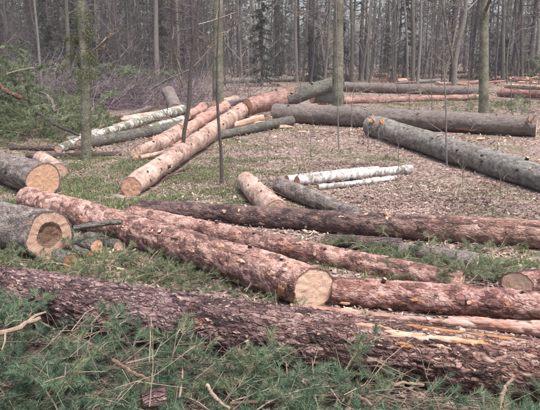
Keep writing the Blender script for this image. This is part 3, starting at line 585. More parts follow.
def slab(name, label, px, py, w, dep=None, thick=.3, seed=1, mat='wood_scar', group=None, tilt=0.0, yaw=0.0, wid=.34):
    """a jagged split piece of wood, w pixels long"""
    rg = np.random.default_rng(seed); c = G(px, py, .03) if dep is None else AT(px, py, dep); L = w * c[1] / F; n = 9
    t = np.linspace(-.5, .5, n); V = []
    prof = [(-.5, -.3), (-.1, -.5), (.5, -.35), (.42, .3), (.05, .5), (-.46, .35)]
    for q in range(n):
        e = 1 - .55 * abs(2 * t[q]) ** 3
        for (a, b) in prof:
            j = rg.normal(0, .05); V.append([L * (t[q] + (rg.normal(0, .09) if q in (0, n - 1) else 0)), L * wid * (a * e + j), L * thick * (b * e + j * .8)])
    V = np.array(V); m = len(prof); i = np.arange(n - 1)[:, None] * m; j = np.arange(m)[None]; k = (j + 1) % m
    mb = MB(); mb.add(V, np.stack([i + j, i + m + j, i + m + k, i + k], -1).reshape(-1, 4))
    for base in (0, (n - 1) * m):
        vv = np.vstack([V[base:base + m], V[base:base + m].mean(0)[None]]); mb.add(vv, [[x, (x + 1) % m, m] for x in range(m)])
    o = obj(name, mb.mesh(name, [MATS[mat]])); o.location = tuple(c); o.rotation_euler = (rg.normal(0, .4), tilt, yaw + rg.normal(0, .25)); return tag(o, label, 'wood chunk', group)
for k, (px, py, w, lab) in enumerate([(282, 127, 15, 'split wood slab lying below the propped grey-green log'), (262, 124, 20, 'bright split wood slab left of the mossy green log'), (480, 139, 10, 'small bright orange wood chunk behind the slanting grey log'), (538, 160, 8, 'bright wood chunk at the right edge beyond the slanting grey log'), (490, 132, 13, 'flat split slab lying in front of the level dark grey log'), (366, 129, 12, 'torn orange wood chunk at the upper end of the slanting grey log'), (302, 132, 9, 'pale split chunk on the litter under the level dark grey log'), (345, 303, 11, 'pale chip resting behind the plated log near the round cut end')]):
    slab('wood_chunk', lab, px, py, w, None, .3, 60 + k, ['wood_scar', 'wood_cut_orange'][k % 2])
rng = np.random.default_rng(77)
spots = sorted([(rng.uniform(378, 540), rng.uniform(67, 87)) for _ in range(58)] + [(rng.uniform(225, 330), rng.uniform(68, 76)) for _ in range(10)])
spots = sorted(spots + [(rng.uniform(488, 540), rng.uniform(68, 84)) for _ in range(16)])
ORD = 'first second third fourth fifth sixth seventh eighth ninth tenth eleventh twelfth thirteenth fourteenth fifteenth sixteenth seventeenth eighteenth nineteenth twentieth'.split() + ['twenty-' + w for w in 'first second third fourth fifth sixth seventh eighth ninth'.split()] + ['thirtieth'] + ['thirty-' + w for w in 'first second third fourth fifth sixth seventh eighth ninth'.split()]
FM = [(200, 'the thick grey trunk'), (338, 'the centre trunk'), (413, 'the yellowish clump'), (460, 'the curved stem'), (484, 'the slim trunk'), (503, 'the thin dark trunk'), (541, 'the right edge')]
cnt = {}
for k, (px, py) in enumerate(spots):
    i = max(q for q in range(len(FM) - 1) if FM[q][0] <= px); cnt[i] = cnt.get(i, 0) + 1; d = min(1.62 * F / (py + 2 - 60.4), 62)
    m = ['bark_orange', 'bark_pale', 'wood_scar', 'bark_greyred', 'wood_cut_orange', 'bark_peeled'][int(rng.integers(6))]
    slab('wood_chunk', '%s far broken wood piece from left between %s and %s' % (ORD[cnt[i] - 1], FM[i][1], FM[i + 1][1]), px, py, *((rng.uniform(4, 10), d, rng.uniform(.2, .4)) if k % 3 == 0 else (rng.uniform(10, 26), d, rng.uniform(.06, .12))), 100 + k, m, 'broken wood in the far heap', rng.normal(0, .12), rng.normal(0, .6), .34 if k % 3 == 0 else .12)

# ------------------------------------------------------------------ leaf litter, grass, chips
SEG = [(l.p0[:2], l.p1[:2], max(l.r0, l.r1)) for l in LOGS.values() if min(l.p0[2] - l.r0, l.p1[2] - l.r1) < 0.15]
def clear_of_logs(x, y, f=0.8):
    ok = np.ones(len(x), bool); p = np.stack([x, y], 1)
    for a, b, r in SEG:
        ab = b - a; t = np.clip(((p - a) @ ab) / (ab @ ab), 0, 1); ok &= np.linalg.norm(p - a - t[:, None] * ab, axis=1) > r * f
    return ok
def in_view(n, y0, y1, rng, power=1.0):
    y = y0 + (y1 - y0) * rng.random(n) ** power; x = (rng.random(n) * 2 - 1) * (0.52 * y + 0.6); return x, y
GREEN = [(30, 268, .9, .55, 1.3), (12, 250, .5, .5, 1.2), (200, 275, .9, .3, .8), (130, 262, .5, .25, 1.1), (100, 275, .8, .3, .9), (350, 254, .45, .3, 1.2), (385, 252, .5, .3, 1.0), (415, 272, .5, .3, .9), (95, 178, 1.3, 1.6, 1.6), (130, 165, 2.2, 2.6, 1.2), (205, 165, 1.3, 1.7, .8), (75, 205, .9, .6, .8), (110, 130, 3, 2, 1.0), (265, 148, 1.4, .8, .6), (380, 158, 1, .6, .6), (445, 190, .6, .5, .6), (500, 268, .6, .4, .7), (480, 262, .6, .4, .7), (505, 103, 3, 2.2, 1.5), (440, 106, 3, 2, .8), (250, 128, 1.5, 1.2, .7), (60, 140, 3, 1.6, 1.2), (180, 195, 1.2, .7, .7), (540, 255, .5, .5, .8), (330, 95, 4, 3, .6), (230, 90, 5, 4, .5)]
GC = [(G(a, b), rx, ry, w) for a, b, rx, ry, w in GREEN]
def greenness(x, y):
    g = np.zeros(len(x))
    for c, rx, ry, w in GC: g += w * np.exp(-(((x - c[0]) / rx) ** 2 + ((y - c[1]) / ry) ** 2))
    p = np.stack([x, y, 0 * x], 1)
    return g * (0.25 + 1.1 * sstep(-.35, .55, fbm(p * 2.6, 31, 3))) + 0.10 * sstep(0.1, 0.7, fbm(p * 1.1, 41, 3))

def leaf_litter():
    rng = np.random.default_rng(4); mb = MB()
    for n, y0, y1, pw, sc in ((105000, 2.2, 9.5, 0.8, .62), (90000, 9.5, 21, 0.75, .85), (34000, 21, 46, .8, 1.5)):
        x, y = in_view(n, y0, y1, rng, pw)
        g = greenness(x, y); p = np.stack([x, y, 0 * x], 1)
        keep = (rng.random(n) > np.clip(g * 0.5, 0, 0.6)) & clear_of_logs(x, y) & (rng.random(n) < 0.55 + 0.45 * vnoise(p * 1.7, 12))
        x, y = x[keep], y[keep]; n = len(x); z = gh(x, y) + rng.uniform(0.004, 0.028, n)
        L = rng.uniform(0.022, 0.048, n) * sc; W = L * rng.uniform(0.28, 0.42, n); a = rng.uniform(0, 2 * math.pi, n)
        t1 = rng.normal(0, 0.30, n); curl = rng.uniform(-0.15, 0.45, n)
        d = np.stack([np.cos(a) * np.cos(t1), np.sin(a) * np.cos(t1), np.sin(t1)], 1); s = np.stack([-np.sin(a), np.cos(a), rng.normal(0, 0.35, n)], 1)
        c = np.stack([x, y, z], 1); up = np.array([0, 0, 1.0])
        v = np.stack([c - d * L[:, None], c - d * (L * .15)[:, None] + s * W[:, None] + up * (curl * W)[:, None], c + d * L[:, None], c + d * (L * .2)[:, None] - s * W[:, None] + up * (curl * W)[:, None]], 1).reshape(-1, 3)
        i = np.arange(n)[:, None] * 4
        f = np.concatenate([i + [0, 1, 2], i + [0, 2, 3]]); tt = np.clip(rng.normal(0.45, 0.22, n) + .22 * fbm(c * 1.3, 8, 2), 0, 1); mb.add(v, f, 0, np.concatenate([tt, tt]))
    tag(obj('leaf_litter', mb.mesh('leaf_litter', [MATS['leaf']])), 'brown and pinkish dead leaves strewn over the forest floor', 'leaf litter', None, 'stuff')
leaf_litter()

def grass():
    rng = np.random.default_rng(8); mb = MB()
    for n, y0, y1, sc in ((230000, 2.6, 10, 1.0), (190000, 10, 26, 1.5)):
        x, y = in_view(n, y0, y1, rng, 0.75); g = greenness(x, y)
        keep = (rng.random(n) < np.clip(g * 0.55, 0.016, 0.7)) & clear_of_logs(x, y, 0.9); x, y, g = x[keep], y[keep], g[keep]; n = len(x)
        z = gh(x, y) - 0.005; a = rng.uniform(0, 2 * math.pi, n); h = rng.uniform(0.02, 0.085, n) * (0.6 + 0.5 * np.clip(g, 0, 1.4)) * (0.8 + 0.35 * (sc - 1)); w = rng.uniform(0.0016, 0.0032, n) * sc * 1.15
        lean = rng.uniform(0.2, 1.7, n); d = np.stack([np.cos(a), np.sin(a), 0 * a], 1); s = np.stack([-np.sin(a), np.cos(a), 0 * a], 1); c = np.stack([x, y, z], 1)
        mid = c + d * (h * lean * .3)[:, None] + np.array([0, 0, 1.]) * (h * .6)[:, None]; tip = c + d * (h * lean)[:, None] + np.array([0, 0, 1.]) * (h * (1 - .25 * lean))[:, None]
        v = np.stack([c - s * w[:, None], c + s * w[:, None], mid - s * (w * .8)[:, None], mid + s * (w * .8)[:, None], tip], 1).reshape(-1, 3); i = np.arange(n)[:, None] * 5
        tt = np.clip(rng.normal(0.48, 0.22, n), 0, 1)
        mb.add(v, i + [0, 1, 3, 2], 0, tt); mb.f[3].append((i + [2, 3, 4]) + mb.n - len(v)); mb.m[3].append(np.zeros(n, np.int32)); mb.t[3].append(tt)
    tag(obj('grass', mb.mesh('grass', [MATS['grass']])), 'short tufty green grass between the felled logs', 'grass', None, 'stuff')
grass()

def chips():
    rng = np.random.default_rng(14); mb = MB()
    spots = [(300, 128, 2.0, 120), (250, 122, 1.6, 90), (200, 140, 1.2, 70), (95, 262, .35, 40), (340, 305, .3, 20), (375, 132, .9, 50), (480, 138, 1.0, 50), (440, 78, 9, 420), (500, 75, 6, 260), (480, 88, 4, 120), (520, 130, 1, 40), (160, 140, 1.5, 60), (325, 300, .4, 25), (400, 235, 2.2, 70), (480, 265, .7, 40), (270, 200, .8, 40), (250, 95, 3, 70)]
    for px, py, rad, n in spots:
        c = G(px, py)
        x = c[0] + rng.normal(0, rad * .6, n); y = c[1] + rng.normal(0, rad * .6, n); ok = clear_of_logs(x, y); x, y = x[ok], y[ok]
        for q in range(len(x)):
            sc = 0.7 + c[1] * 0.06; l, w, h = rng.uniform(.012, .035) * sc, rng.uniform(.006, .014) * sc, rng.uniform(.002, .006) * sc
            b = np.array([[sx, sy, sz] for sz in (-1, 1) for sx, sy in ((-1, -1), (1, -.7), (.8, 1), (-1, .7))]) * [l, w, h]
            R = np.array(Quaternion((rng.normal(), rng.normal() * .3, rng.normal() * .3, rng.normal())).normalized().to_matrix())
            v = b @ R.T + [x[q], y[q], float(gh(x[q], y[q])[0]) + .02]
            mb.add(v, [[0, 3, 2, 1], [4, 5, 6, 7], [0, 1, 5, 4], [1, 2, 6, 5], [2, 3, 7, 6], [3, 0, 4, 7]], 0, rng.random())
    tag(obj('wood_chips', mb.mesh('wood_chips', [MATS['chip']])), 'pale orange wood chips scattered around the felled logs', 'wood chips', None, 'stuff')
chips()

# ------------------------------------------------------------------ conifer brush
def bough(rng, length=0.8, shoots=12, needles=130, nl=0.055, nw=0.0011, thick=0.006):
    """one cut conifer branch lying along +X: (stem tubes, needle triangles)"""
    st = MB(); V = []; TI = []
    n = 7; t = np.linspace(0, 1, n); side = rng.normal(0, 0.10); sag = rng.uniform(-.05, .14)
    P = np.stack([t * length, side * np.sin(t * 2.4) * length, sag * np.sin(t * math.pi) * length], 1)
    tube(st, P, np.linspace(thick, thick * .35, n), 4, 0, rng.random())
    segs = [(P[3], P[6])]
    for k in range(shoots):
        u = rng.uniform(.18, .98); b = np.array([np.interp(u, t, P[:, i]) for i in range(3)]); a = (1 if k % 2 else -1) * rng.uniform(.45, 1.1)
        l = length * (1.05 - u * .75) * rng.uniform(.25, .5); d = np.array([math.cos(a), math.sin(a), rng.normal(.12, .25)]); d /= np.linalg.norm(d)
        e = b + d * l; m = (b + e) / 2 + [0, 0, rng.normal(0, .05) * l]
        tube(st, [b, m, e], [thick * .5, thick * .4, thick * .25], 3, 0, rng.random()); segs.append((b + (e - b) * .25, e))
        if rng.random() < .7:
            a2 = a + rng.choice([-1, 1]) * rng.uniform(.5, .9); d2 = np.array([math.cos(a2), math.sin(a2), rng.normal(.1, .2)]); e2 = m + d2 * l * .55
            tube(st, [m, (m + e2) / 2 + [0, 0, .01], e2], [thick * .35, thick * .3, thick * .2], 3, 0, rng.random()); segs.append((m, e2))
    for b, e in segs:
        ax = e - b; L = np.linalg.norm(ax); ax = ax / L; k = int(needles * (0.4 + L / .3)); u = rng.random(k) ** .75
        r = rng.normal(0, 1, (k, 3)); r -= (r @ ax)[:, None] * ax; r /= np.linalg.norm(r, axis=1, keepdims=True)
        dirn = ax * rng.uniform(.45, 1.0, k)[:, None] + r * rng.uniform(.45, 1, k)[:, None]; dirn /= np.linalg.norm(dirn, axis=1, keepdims=True)
        c = b + ax * (u * L)[:, None]; ln = nl * rng.uniform(.65, 1.1, k); s = np.cross(dirn, rng.normal(0, 1, (k, 3))); s /= np.linalg.norm(s, axis=1, keepdims=True)
        V.append(np.stack([c - s * nw, c + s * nw, c + dirn * ln[:, None]], 1).reshape(-1, 3)); TI.append(np.clip(rng.normal(.5, .13, k) + rng.normal(0, .12), 0, 1))
    return st, np.vstack(V), np.concatenate(TI)
def brush_heap(name, label, mats, boughs, placed):
    """one mass of cut branches: placed = list of (x, y, z, yaw, pitch, roll, scale)"""
    mb = MB(); rng = np.random.default_rng(len(placed))
    for q, (x, y, z, ya, pi, ro, sc) in enumerate(placed):
        st, NV, NT = boughs[q % len(boughs)]
        R = np.array((Matrix.Rotation(ya, 3, 'Z') @ Matrix.Rotation(-pi, 3, 'Y') @ Matrix.Rotation(ro, 3, 'X'))) * sc; o = np.array([x, y, z]); dt = rng.normal(0, .2)
        for v, f, tt in zip(st.v, _local_faces(st), st.t[4]): mb.add(v @ R.T + o, f, 1, tt)
        mb.add(NV @ R.T + o, np.arange(len(NV)).reshape(-1, 3), 0, np.clip(NT + dt, 0, 1))
    return tag(obj(name, mb.mesh(name, [MATS[m] for m in mats])), label, 'brush', None, 'stuff')
def _local_faces(st):
    out = []; n = 0
    for v, f in zip(st.v, st.f[4]): out.append(f - n); n += len(v)
    return out
rng = np.random.default_rng(21)
near = [bough(rng, rng.uniform(.3, .55), 9, 92, .042, .0014, .005) for _ in range(8)]
placed = []
def frontline(x):                      # front side of the foreground log on the ground
    a, b = A.p0, A.p1; t = (x - a[0]) / (b[0] - a[0]); return a[1] + t * (b[1] - a[1]) - 0.13
while len(placed) < 300:
    y = rng.uniform(1.75, 3.75); x = rng.uniform(-1, 1) * (.52 * y + .35)
    fl = frontline(x)
    if y > fl - .12 * (1 - .5 * float(-.75 < x < -.3)): continue
    left = np.clip((0.2 - x) / 1.2, 0, 1); gap = fl - y
    if rng.random() > (0.55 + .45 * left): continue
    hmax = 0.04 + (0.07 + .10 * left) * math.exp(-((gap - .45) / .35) ** 2)
    placed.append((x, y, rng.uniform(0.0, hmax), rng.uniform(0, 2 * math.pi), rng.normal(.06, .18), rng.normal(0, .35), rng.uniform(.75, 1.15)))
brush_heap('conifer_brush', 'blue-green pine brush covering the ground in front of the plated log', ['needle', 'twig_brown'], near, placed)
placed = []
for px, py, n, sp in [(30, 262, 22, .35), (80, 272, 12, .25), (110, 276, 16, .3), (140, 268, 10, .2), (160, 282, 18, .25), (210, 288, 22, .22), (250, 302, 6, .12), (355, 254, 10, .18), (395, 254, 12, .2), (430, 276, 14, .14), (465, 280, 12, .12), (400, 268, 9, .12), (490, 275, 8, .12), (440, 264, 8, .2), (505, 262, 6, .2), (10, 322, 5, .12), (300, 335, 3, .2)]:
    c = G(px, py)
    for _ in range(n): placed.append((c[0] + rng.normal(0, sp), c[1] + rng.normal(0, sp * .5), rng.uniform(.0, .06), rng.uniform(0, 6.28), rng.normal(.1, .2), rng.normal(0, .4), rng.uniform(.5, .8)))
brush_heap('conifer_brush', 'small green needle sprigs lying in the gaps between the near logs', ['needle_heap', 'twig_brown'], [bough(rng, rng.uniform(.3, .55), 8, 60, .045, .0018, .005) for _ in range(5)], placed)

mid = [bough(rng, rng.uniform(.9, 1.5), 11, 29, .10, .0075, .012) for _ in range(8)]
farb = [bough(rng, rng.uniform(.9, 1.5), 8, 24, .10, .016, .012) for _ in range(6)]
def mound(cx, cy, rx, ry, h, n, rng, sc=(.7, 1.1)):
    out = []
    for _ in range(n):
        a = rng.uniform(0, 2 * math.pi); r = math.sqrt(rng.random()); x = cx + rx * r * math.cos(a); y = cy + ry * r * math.sin(a)
        top = h * (1 - r * r) * (.75 + .35 * math.sin(x * 1.9 + y) * math.sin(y * 1.3)); z = max(0.02, top * rng.uniform(.45, 1.0))
        out.append((x, y, z, rng.uniform(0, 6.28), rng.normal(-.1, .35), rng.normal(0, .5), rng.uniform(*sc)))
    return out
brush_heap('conifer_brush', 'tall heap of green conifer brush at the left edge', ['needle_heap', 'twig_brown'], mid, mound(-7.8, 14.6, 3.4, 3.0, 2.0, 330, rng) + mound(-6.0, 12.6, 1.9, 1.1, .85, 80, rng, (.5, .8)) + mound(-10, 20, 3.8, 3, 2.5, 110, rng, (.9, 1.3)))
brush_heap('conifer_brush', 'low green brush mound beyond the purple twigs at left', ['needle_heap', 'twig_brown'], farb, mound(-6.9, 26, 2.1, 2.0, 1.8, 100, rng, (.9, 1.3)) + mound(-12.5, 31, 3, 2.5, 1.5, 40, rng, (1., 1.4)))
brush_heap('conifer_brush', 'green brush heap at the back right under the far trees', ['needle_heap', 'twig_brown'], farb, mound(25, 53, 5.2, 3.5, 3.1, 150, rng, (1.5, 2.3)) + mound(20.5, 55, 2.6, 2, 1.5, 30, rng, (1.2, 1.8)))
brush_heap('conifer_brush', 'flat green sprigs strewn round the slim mossy trunk at right', ['needle_heap', 'twig_brown'], mid, mound(7.4, 19.5, 1.8, 1.8, .22, 16, rng, (.5, .8)) + mound(9.8, 21, 1.6, 1.6, .25, 10, rng, (.5, .8)))

def twig_mass(name, label, mats, specs, seed, cat='brush'):
    """specs: (cx, cy, rx, ry, height, count, length, radius, upright)"""
    rng = np.random.default_rng(seed); mb = MB()
    for cx, cy, rx, ry, h, n, ln, rd, upr in specs:
        for _ in range(n):
            a = rng.uniform(0, 6.28); r = math.sqrt(rng.random()); x, y = cx + rx * r * math.cos(a), cy + ry * r * math.sin(a); z = rng.uniform(0, 1) * h * (1 - r * r * .8)
            L = ln * rng.uniform(.5, 1.2); b = rng.uniform(0, 6.28); el = rng.normal(.2, .3) + upr
            d = np.array([math.cos(b) * math.cos(el), math.sin(b) * math.cos(el), math.sin(el)]); p0 = np.array([x, y, z]); c = rng.normal(0, .12, 3) * L
            p1 = p0 + d * L * .5 + c; p2 = p0 + d * L + c * .3; p0[2] = max(p0[2], 0); p1[2] = max(p1[2], .02); p2[2] = max(p2[2], .02)
            tube(mb, [p0, p1, p2], [rd, rd * .7, rd * .35], 3, 0, rng.random())
            for _ in range(2):
                u = rng.random(); q = p1 + (p2 - p1) * u; e = q + (d + rng.normal(0, .5, 3)) * L * .3; e[2] = max(e[2], .02)
                tube(mb, [q, e], [rd * .5, rd * .25], 3, 0, rng.random())
    return tag(obj(name, mb.mesh(name, [MATS[m] for m in mats])), label, cat, None, 'stuff')
twig_mass('twig_heap', 'purple-brown heap of fine birch twigs at left behind the mossy trunk', ['twig_purple'], [(-6.4, 21.5, 2.0, 3.0, .95, 800, 1.2, .009, 0), (-4.6, 22.5, 2.2, 2.5, .85, 650, 1.1, .009, .1), (-8.6, 23, 1.5, 3, 1.6, 450, 1.3, .009, .2), (-3.2, 27, 2.5, 2.5, .5, 200, 1.0, .011, .1)], 3)
twig_mass('twig_litter', 'thin bare twigs strewn over the pine brush in front', ['twig_brown'], [(-.2, 2.5, 1.6, .5, .26, 150, .40, .0026, 0), (-.9, 2.8, .7, .4, .34, 60, .4, .0028, .1), (.8, 2.45, .8, .3, .22, 60, .4, .0028, 0)], 5, 'twigs')
twig_mass('twig_litter', 'thin dead twigs lying about the leafy clearing floor', ['twig_brown'], [(1.5, 10, 4, 3, .04, 130, .5, .005, -.1), (-1.5, 9, 3, 2.5, .05, 100, .5, .005, -.1), (2.4, 5.2, 1.6, .5, .06, 50, .3, .003, 0), (3, 17, 7, 4, .08, 150, .8, .008, 0), (4, 28, 12, 6, .25, 260, 1.3, .014, 0), (-4, 12, 2.5, 2.5, .06, 80, .7, .006, 0)], 6, 'twigs')

# ------------------------------------------------------------------ standing trees
def branchy(rng, P, R, t0, t1, nb, blen, depth=3, droop=0.0, sides=(5, 4, 3), kids=(5, 4), upang=(0.2, 0.9)):
    """bare limbs and twigs growing from the path P (radii R)"""
    mb = MB(); n = len(P); T = np.linspace(0, 1, n)
    def grow(b, d, L, r, lev):
        m = 4 if lev == 0 else 3; pts = [b]; dd = d.copy()
        for q in range(m - 1):
            dd = dd + rng.normal(0, .16, 3) + np.array([0, 0, .10 - droop]); dd /= np.linalg.norm(dd); pts.append(pts[-1] + dd * L / (m - 1))
        pts = np.array(pts); tube(mb, pts, np.linspace(r, r * .35, m), sides[min(lev, 2)], 0, rng.random())
        if lev + 1 < depth:
            for _ in range(kids[min(lev, len(kids) - 1)]):
                u = rng.uniform(.25, 1); q = np.array([np.interp(u, np.linspace(0, 1, m), pts[:, i]) for i in range(3)])
                e = dd + rng.normal(0, .65, 3); e /= np.linalg.norm(e); grow(q, e, L * rng.uniform(.3, .55), max(r * .5, .0025), lev + 1)
    for k in range(nb):
        u = rng.uniform(t0, t1); b = np.array([np.interp(u, T, P[:, i]) for i in range(3)]); r = np.interp(u, T, R)
        a = rng.uniform(0, 6.28); el = rng.uniform(*upang); d = np.array([math.cos(a) * math.cos(el), math.sin(a) * math.cos(el), math.sin(el)])
        grow(b, d, blen * rng.uniform(.5, 1.1) * (1.15 - .6 * u), r * rng.uniform(.22, .42), 0)
    return mb
def trunk_mesh(P, R, mat, sides=14, flare=1.35, seed=0):
    n = max(24, len(P)); t = np.linspace(0, 1, len(P)); tt = np.concatenate([np.linspace(0, .12, 10)[:-1], np.linspace(.12, 1, n)])
    Q = np.stack([np.interp(tt, t, P[:, i]) for i in range(3)], 1); r = np.interp(tt, t, R)
    h = Q[:, 2] - Q[0, 2]; r = r * (1 + (flare - 1) * np.exp(-h / max(.05, R[0] * 1.6)))
    v, f = tube_arrays(Q, r, sides); c = np.repeat(Q, sides, 0)
    v = c + (v - c) * (1 + .07 * vnoise(v * np.array([9, 9, 2.5]), seed) + .05 * vnoise(v * np.array([30, 30, 8]), seed + 1))[:, None]
    mb = MB(); mb.add(v, f); me = mb.mesh('trunk', [MATS[mat]], True)
    a = me.attributes.new('plate', 'FLOAT', 'POINT'); a.data.foreach_set('value', np.full(len(v), .5, np.float32)); return me
def needles_on(rng, segs, per, nl, nw, mb):
    for b, e in segs:
        k = per; u = rng.random(k); c = b + (e - b) * u[:, None]; ax = (e - b) / (np.linalg.norm(e - b) + 1e-9)
        d = rng.normal(0, .6, (k, 3)) + ax * .6; d[:, 2] -= .25; d /= np.linalg.norm(d, axis=1, keepdims=True); s = np.cross(d, rng.normal(0, 1, (k, 3))); s /= np.linalg.norm(s, axis=1, keepdims=True)
        ln = nl * rng.uniform(.6, 1.2, k)
        V = np.stack([c - s * nw, c + s * nw, c + d * ln[:, None]], 1).reshape(-1, 3); mb.add(V, np.arange(3 * k).reshape(-1, 3), 0, np.clip(rng.normal(.5, .2, k), 0, 1))

def standing(name, label, path, w, height, mat, nb=12, blen=2.0, t0=.25, kids=(5, 4), cat='tree', seed=1, depth=3, twig='twig_brown', group=None, base_y=None, taper=.45, flare=1.3, moss=None, sides=14):
    """path: photo pixels from the foot upward; w: thickness in pixels at the foot"""
    foot = G(*path[0]) if base_y is None else AT(*path[0], base_y)
    y = foot[1]; pts = [AT(px, py, y) for px, py in path]; pts[0] = np.array([pts[0][0], pts[0][1], min(pts[0][2], 0.0) - .04]); rr = .5 * w * y / F * 1.02
    d = pts[-1] - pts[-2]; d /= np.linalg.norm(d); rng = np.random.default_rng(seed)
    while pts[-1][2] < height: d = d + rng.normal(0, .03, 3); d[2] = abs(d[2]); d /= np.linalg.norm(d); pts.append(pts[-1] + d * min(1.0, height / 8))
    P = np.array(pts); P[1:, 1] += np.cumsum(rng.normal(0, .01 * height / 8, len(P) - 1))
    h = (P[:, 2] - P[0, 2]) / (P[-1, 2] - P[0, 2]); R = rr * (1 - (1 - taper * .35) * h ** 1.3)
    o = P[0].copy(); root = tag(empty(name, tuple(o)), label, cat, group); P = P - o
    obj('trunk', trunk_mesh(P, R, mat, sides, flare, seed), root)
    if nb: obj('crown', branchy(rng, P, R, t0, 1.0, nb, blen, depth, kids=kids).mesh('crown', [MATS[twig]]), root)
    if moss:
        mb = MB()
        for (px, py, rad, k) in moss:
            c = AT(px, py, y) - o; q = rng.normal(0, 1, (k, 3)) * [rad, rad * .8, rad * .8]; d = rng.normal(0, 1, (k, 3)); d[:, 2] -= .5; d /= np.linalg.norm(d, axis=1, keepdims=True); s = np.cross(d, rng.normal(0, 1, (k, 3))); s /= np.linalg.norm(s, axis=1, keepdims=True)
            L = rng.uniform(.009, .022, k)[:, None] * (1 + y / 40); b = c + q
            mb.add(np.stack([b, b + d * L * .5 + s * L * .3, b + d * L, b + d * L * .5 - s * L * .3], 1).reshape(-1, 3), np.arange(4 * k).reshape(-1, 4), 0, rng.random(k))
        obj('moss_tuft', mb.mesh('moss_tuft', [MATS['moss_leaf']]), root)
    return root

standing('mossy_tree', 'slim trunk at left wrapped in bright moss tufts, rising from the grass', [(86, 161), (86, 110), (84, 60), (81, 0)], 10, 8, 'bark_green', 12, 1.2, .22, seed=11, moss=[(84, 35, .075, 1300), (75, 41, .04, 450), (68, 39, .035, 300), (86, 58, .08, 1400), (80, 64, .04, 400), (86, 76, .09, 1500), (71, 55, .05, 350), (85, 92, .075, 700), (83, 18, .075, 800), (66, 66, .04, 150), (84, 46, .045, 500), (86, 120, .07, 350), (86, 156, .09, 400)])
standing('sapling', 'crooked dark sapling standing just left of the thick grey trunk', [(182, 161), (184, 132), (189, 105), (190, 80), (193, 50), (197, 20), (199, 0)], 4.0, 6, 'bark_sapling', 16, 1.1, .10, seed=12, twig='twig_brown', taper=1.6)
standing('standing_tree', 'thick mossy grey trunk behind the sawn-end log, left of centre', [(218, 99), (218, 60), (218, 0)], 10.6, 13, 'bark_green', 14, 3, .2, seed=13, base_y=21)
standing('sapling', 'thin straight sapling in front of the thick grey trunk', [(222, 184), (221, 150), (218, 115), (217, 92), (217, 60), (218, 30)], 3.6, 2.4, 'bark_sapling', 8, .6, .4, seed=14, taper=.6)
standing('standing_tree', 'greenish mossy trunk standing in the centre behind the long grey log', [(338, 107), (338, 60), (339, 0)], 10.6, 13, 'bark_green', 14, 3, .22, seed=15, twig='twig_pale', base_y=17.0)
standing('sapling', 'hair-thin stem in front of the greenish centre trunk', [(339, 150), (338, 120), (338, 80), (337, 40)], 1.3, 2.6, 'bark_pale', 6, .5, .4, seed=16, taper=1.5, sides=8)
standing('standing_tree', 'slim brown-green trunk standing at right before the thin pinkish log', [(484, 116), (484, 70), (484, 30), (485, 0)], 9.6, 11, 'bark_green', 15, 2.6, .16, seed=17, twig='twig_pale', moss=[(483, 35, .05, 400), (482, 52, .04, 150)])
standing('standing_tree', 'thin dark straight trunk at right just beyond the slim brown-green one', [(503, 82), (503, 40), (504, 0)], 4.2, 13, 'bark_trunk', 14, 2.5, .2, seed=18, twig='twig_pale')
standing('standing_tree', 'curved pinkish stem bending left between the two right-hand trunks', [(454, 86), (455, 62), (458, 45), (464, 20), (466, 0)], 5.2, 12, 'bark_pale', 14, 2.6, .2, seed=19, base_y=30, twig='twig_pale')
standing('standing_tree', 'slender stem crossing the curved pinkish one', [(455, 84), (452, 55), (446, 30), (442, 0)], 2.8, 9, 'bark_trunk', 12, 2.2, .15, seed=20, base_y=30, twig='twig_pale')
standing('sapling', 'thin brown sapling beside the slanting grey log at right', [(447, 165), (446, 140), (446, 110), (445, 90)], 1.6, 2.2, 'bark_pale', 8, .5, .3, seed=21, taper=1.4, sides=8)
standing('birch_tree', 'pale mossy birch at left beyond the twig heap', [(157, 70), (156, 40), (156, 0)], 5.0, 14, 'bark_pale', 12, 2.5, .2, seed=22, base_y=40, twig='twig_far', moss=[(157, 30, .14, 200), (156, 50, .14, 200)])
standing('birch_tree', 'pale leaning birch in the wood right of the thick grey trunk', [(259, 72), (257, 45), (254, 15), (252, 0)], 4.6, 14, 'bark_pale', 12, 2.4, .25, seed=23, base_y=46, twig='twig_far')
standing('sapling', 'slender pale stem rising out of the green heap at left', [(40, 80), (38, 40), (34, 0)], 2.8, 6, 'bark_pale', 8, 1.0, .3, seed=24, base_y=17, taper=1.3)
standing('standing_tree', 'dark stem close behind the moss-tufted trunk at left', [(67, 76), (68, 40), (66, 0)], 4.2, 12, 'bark_trunk', 12, 2, .15, seed=25, base_y=34, twig='twig_far')
twins = [(413, 76, 412, 0, 4.2, 40, 'yellowish trunk, thickest of the clump right of centre'), (418, 75, 421, 0, 3.2, 41, 'slender trunk, right one of the yellowish clump right of centre'), (395, 76, 394, 0, 3.0, 42, 'lone yellow-green stem left of the yellowish clump'), (408, 74, 404, 0, 2.4, 44, 'thin leaning stem, left one of the yellowish clump right of centre')]
for k, (a, b, c, d, w, by, lab) in enumerate(twins): standing('standing_tree', lab, [(a, b), ((a + c) / 2 + 1, 40), (c, d)], w, 12, 'bark_pale' if k % 2 else 'bark_trunk', 12, 2.2, .15, seed=30 + k, base_y=by, twig='twig_pale')
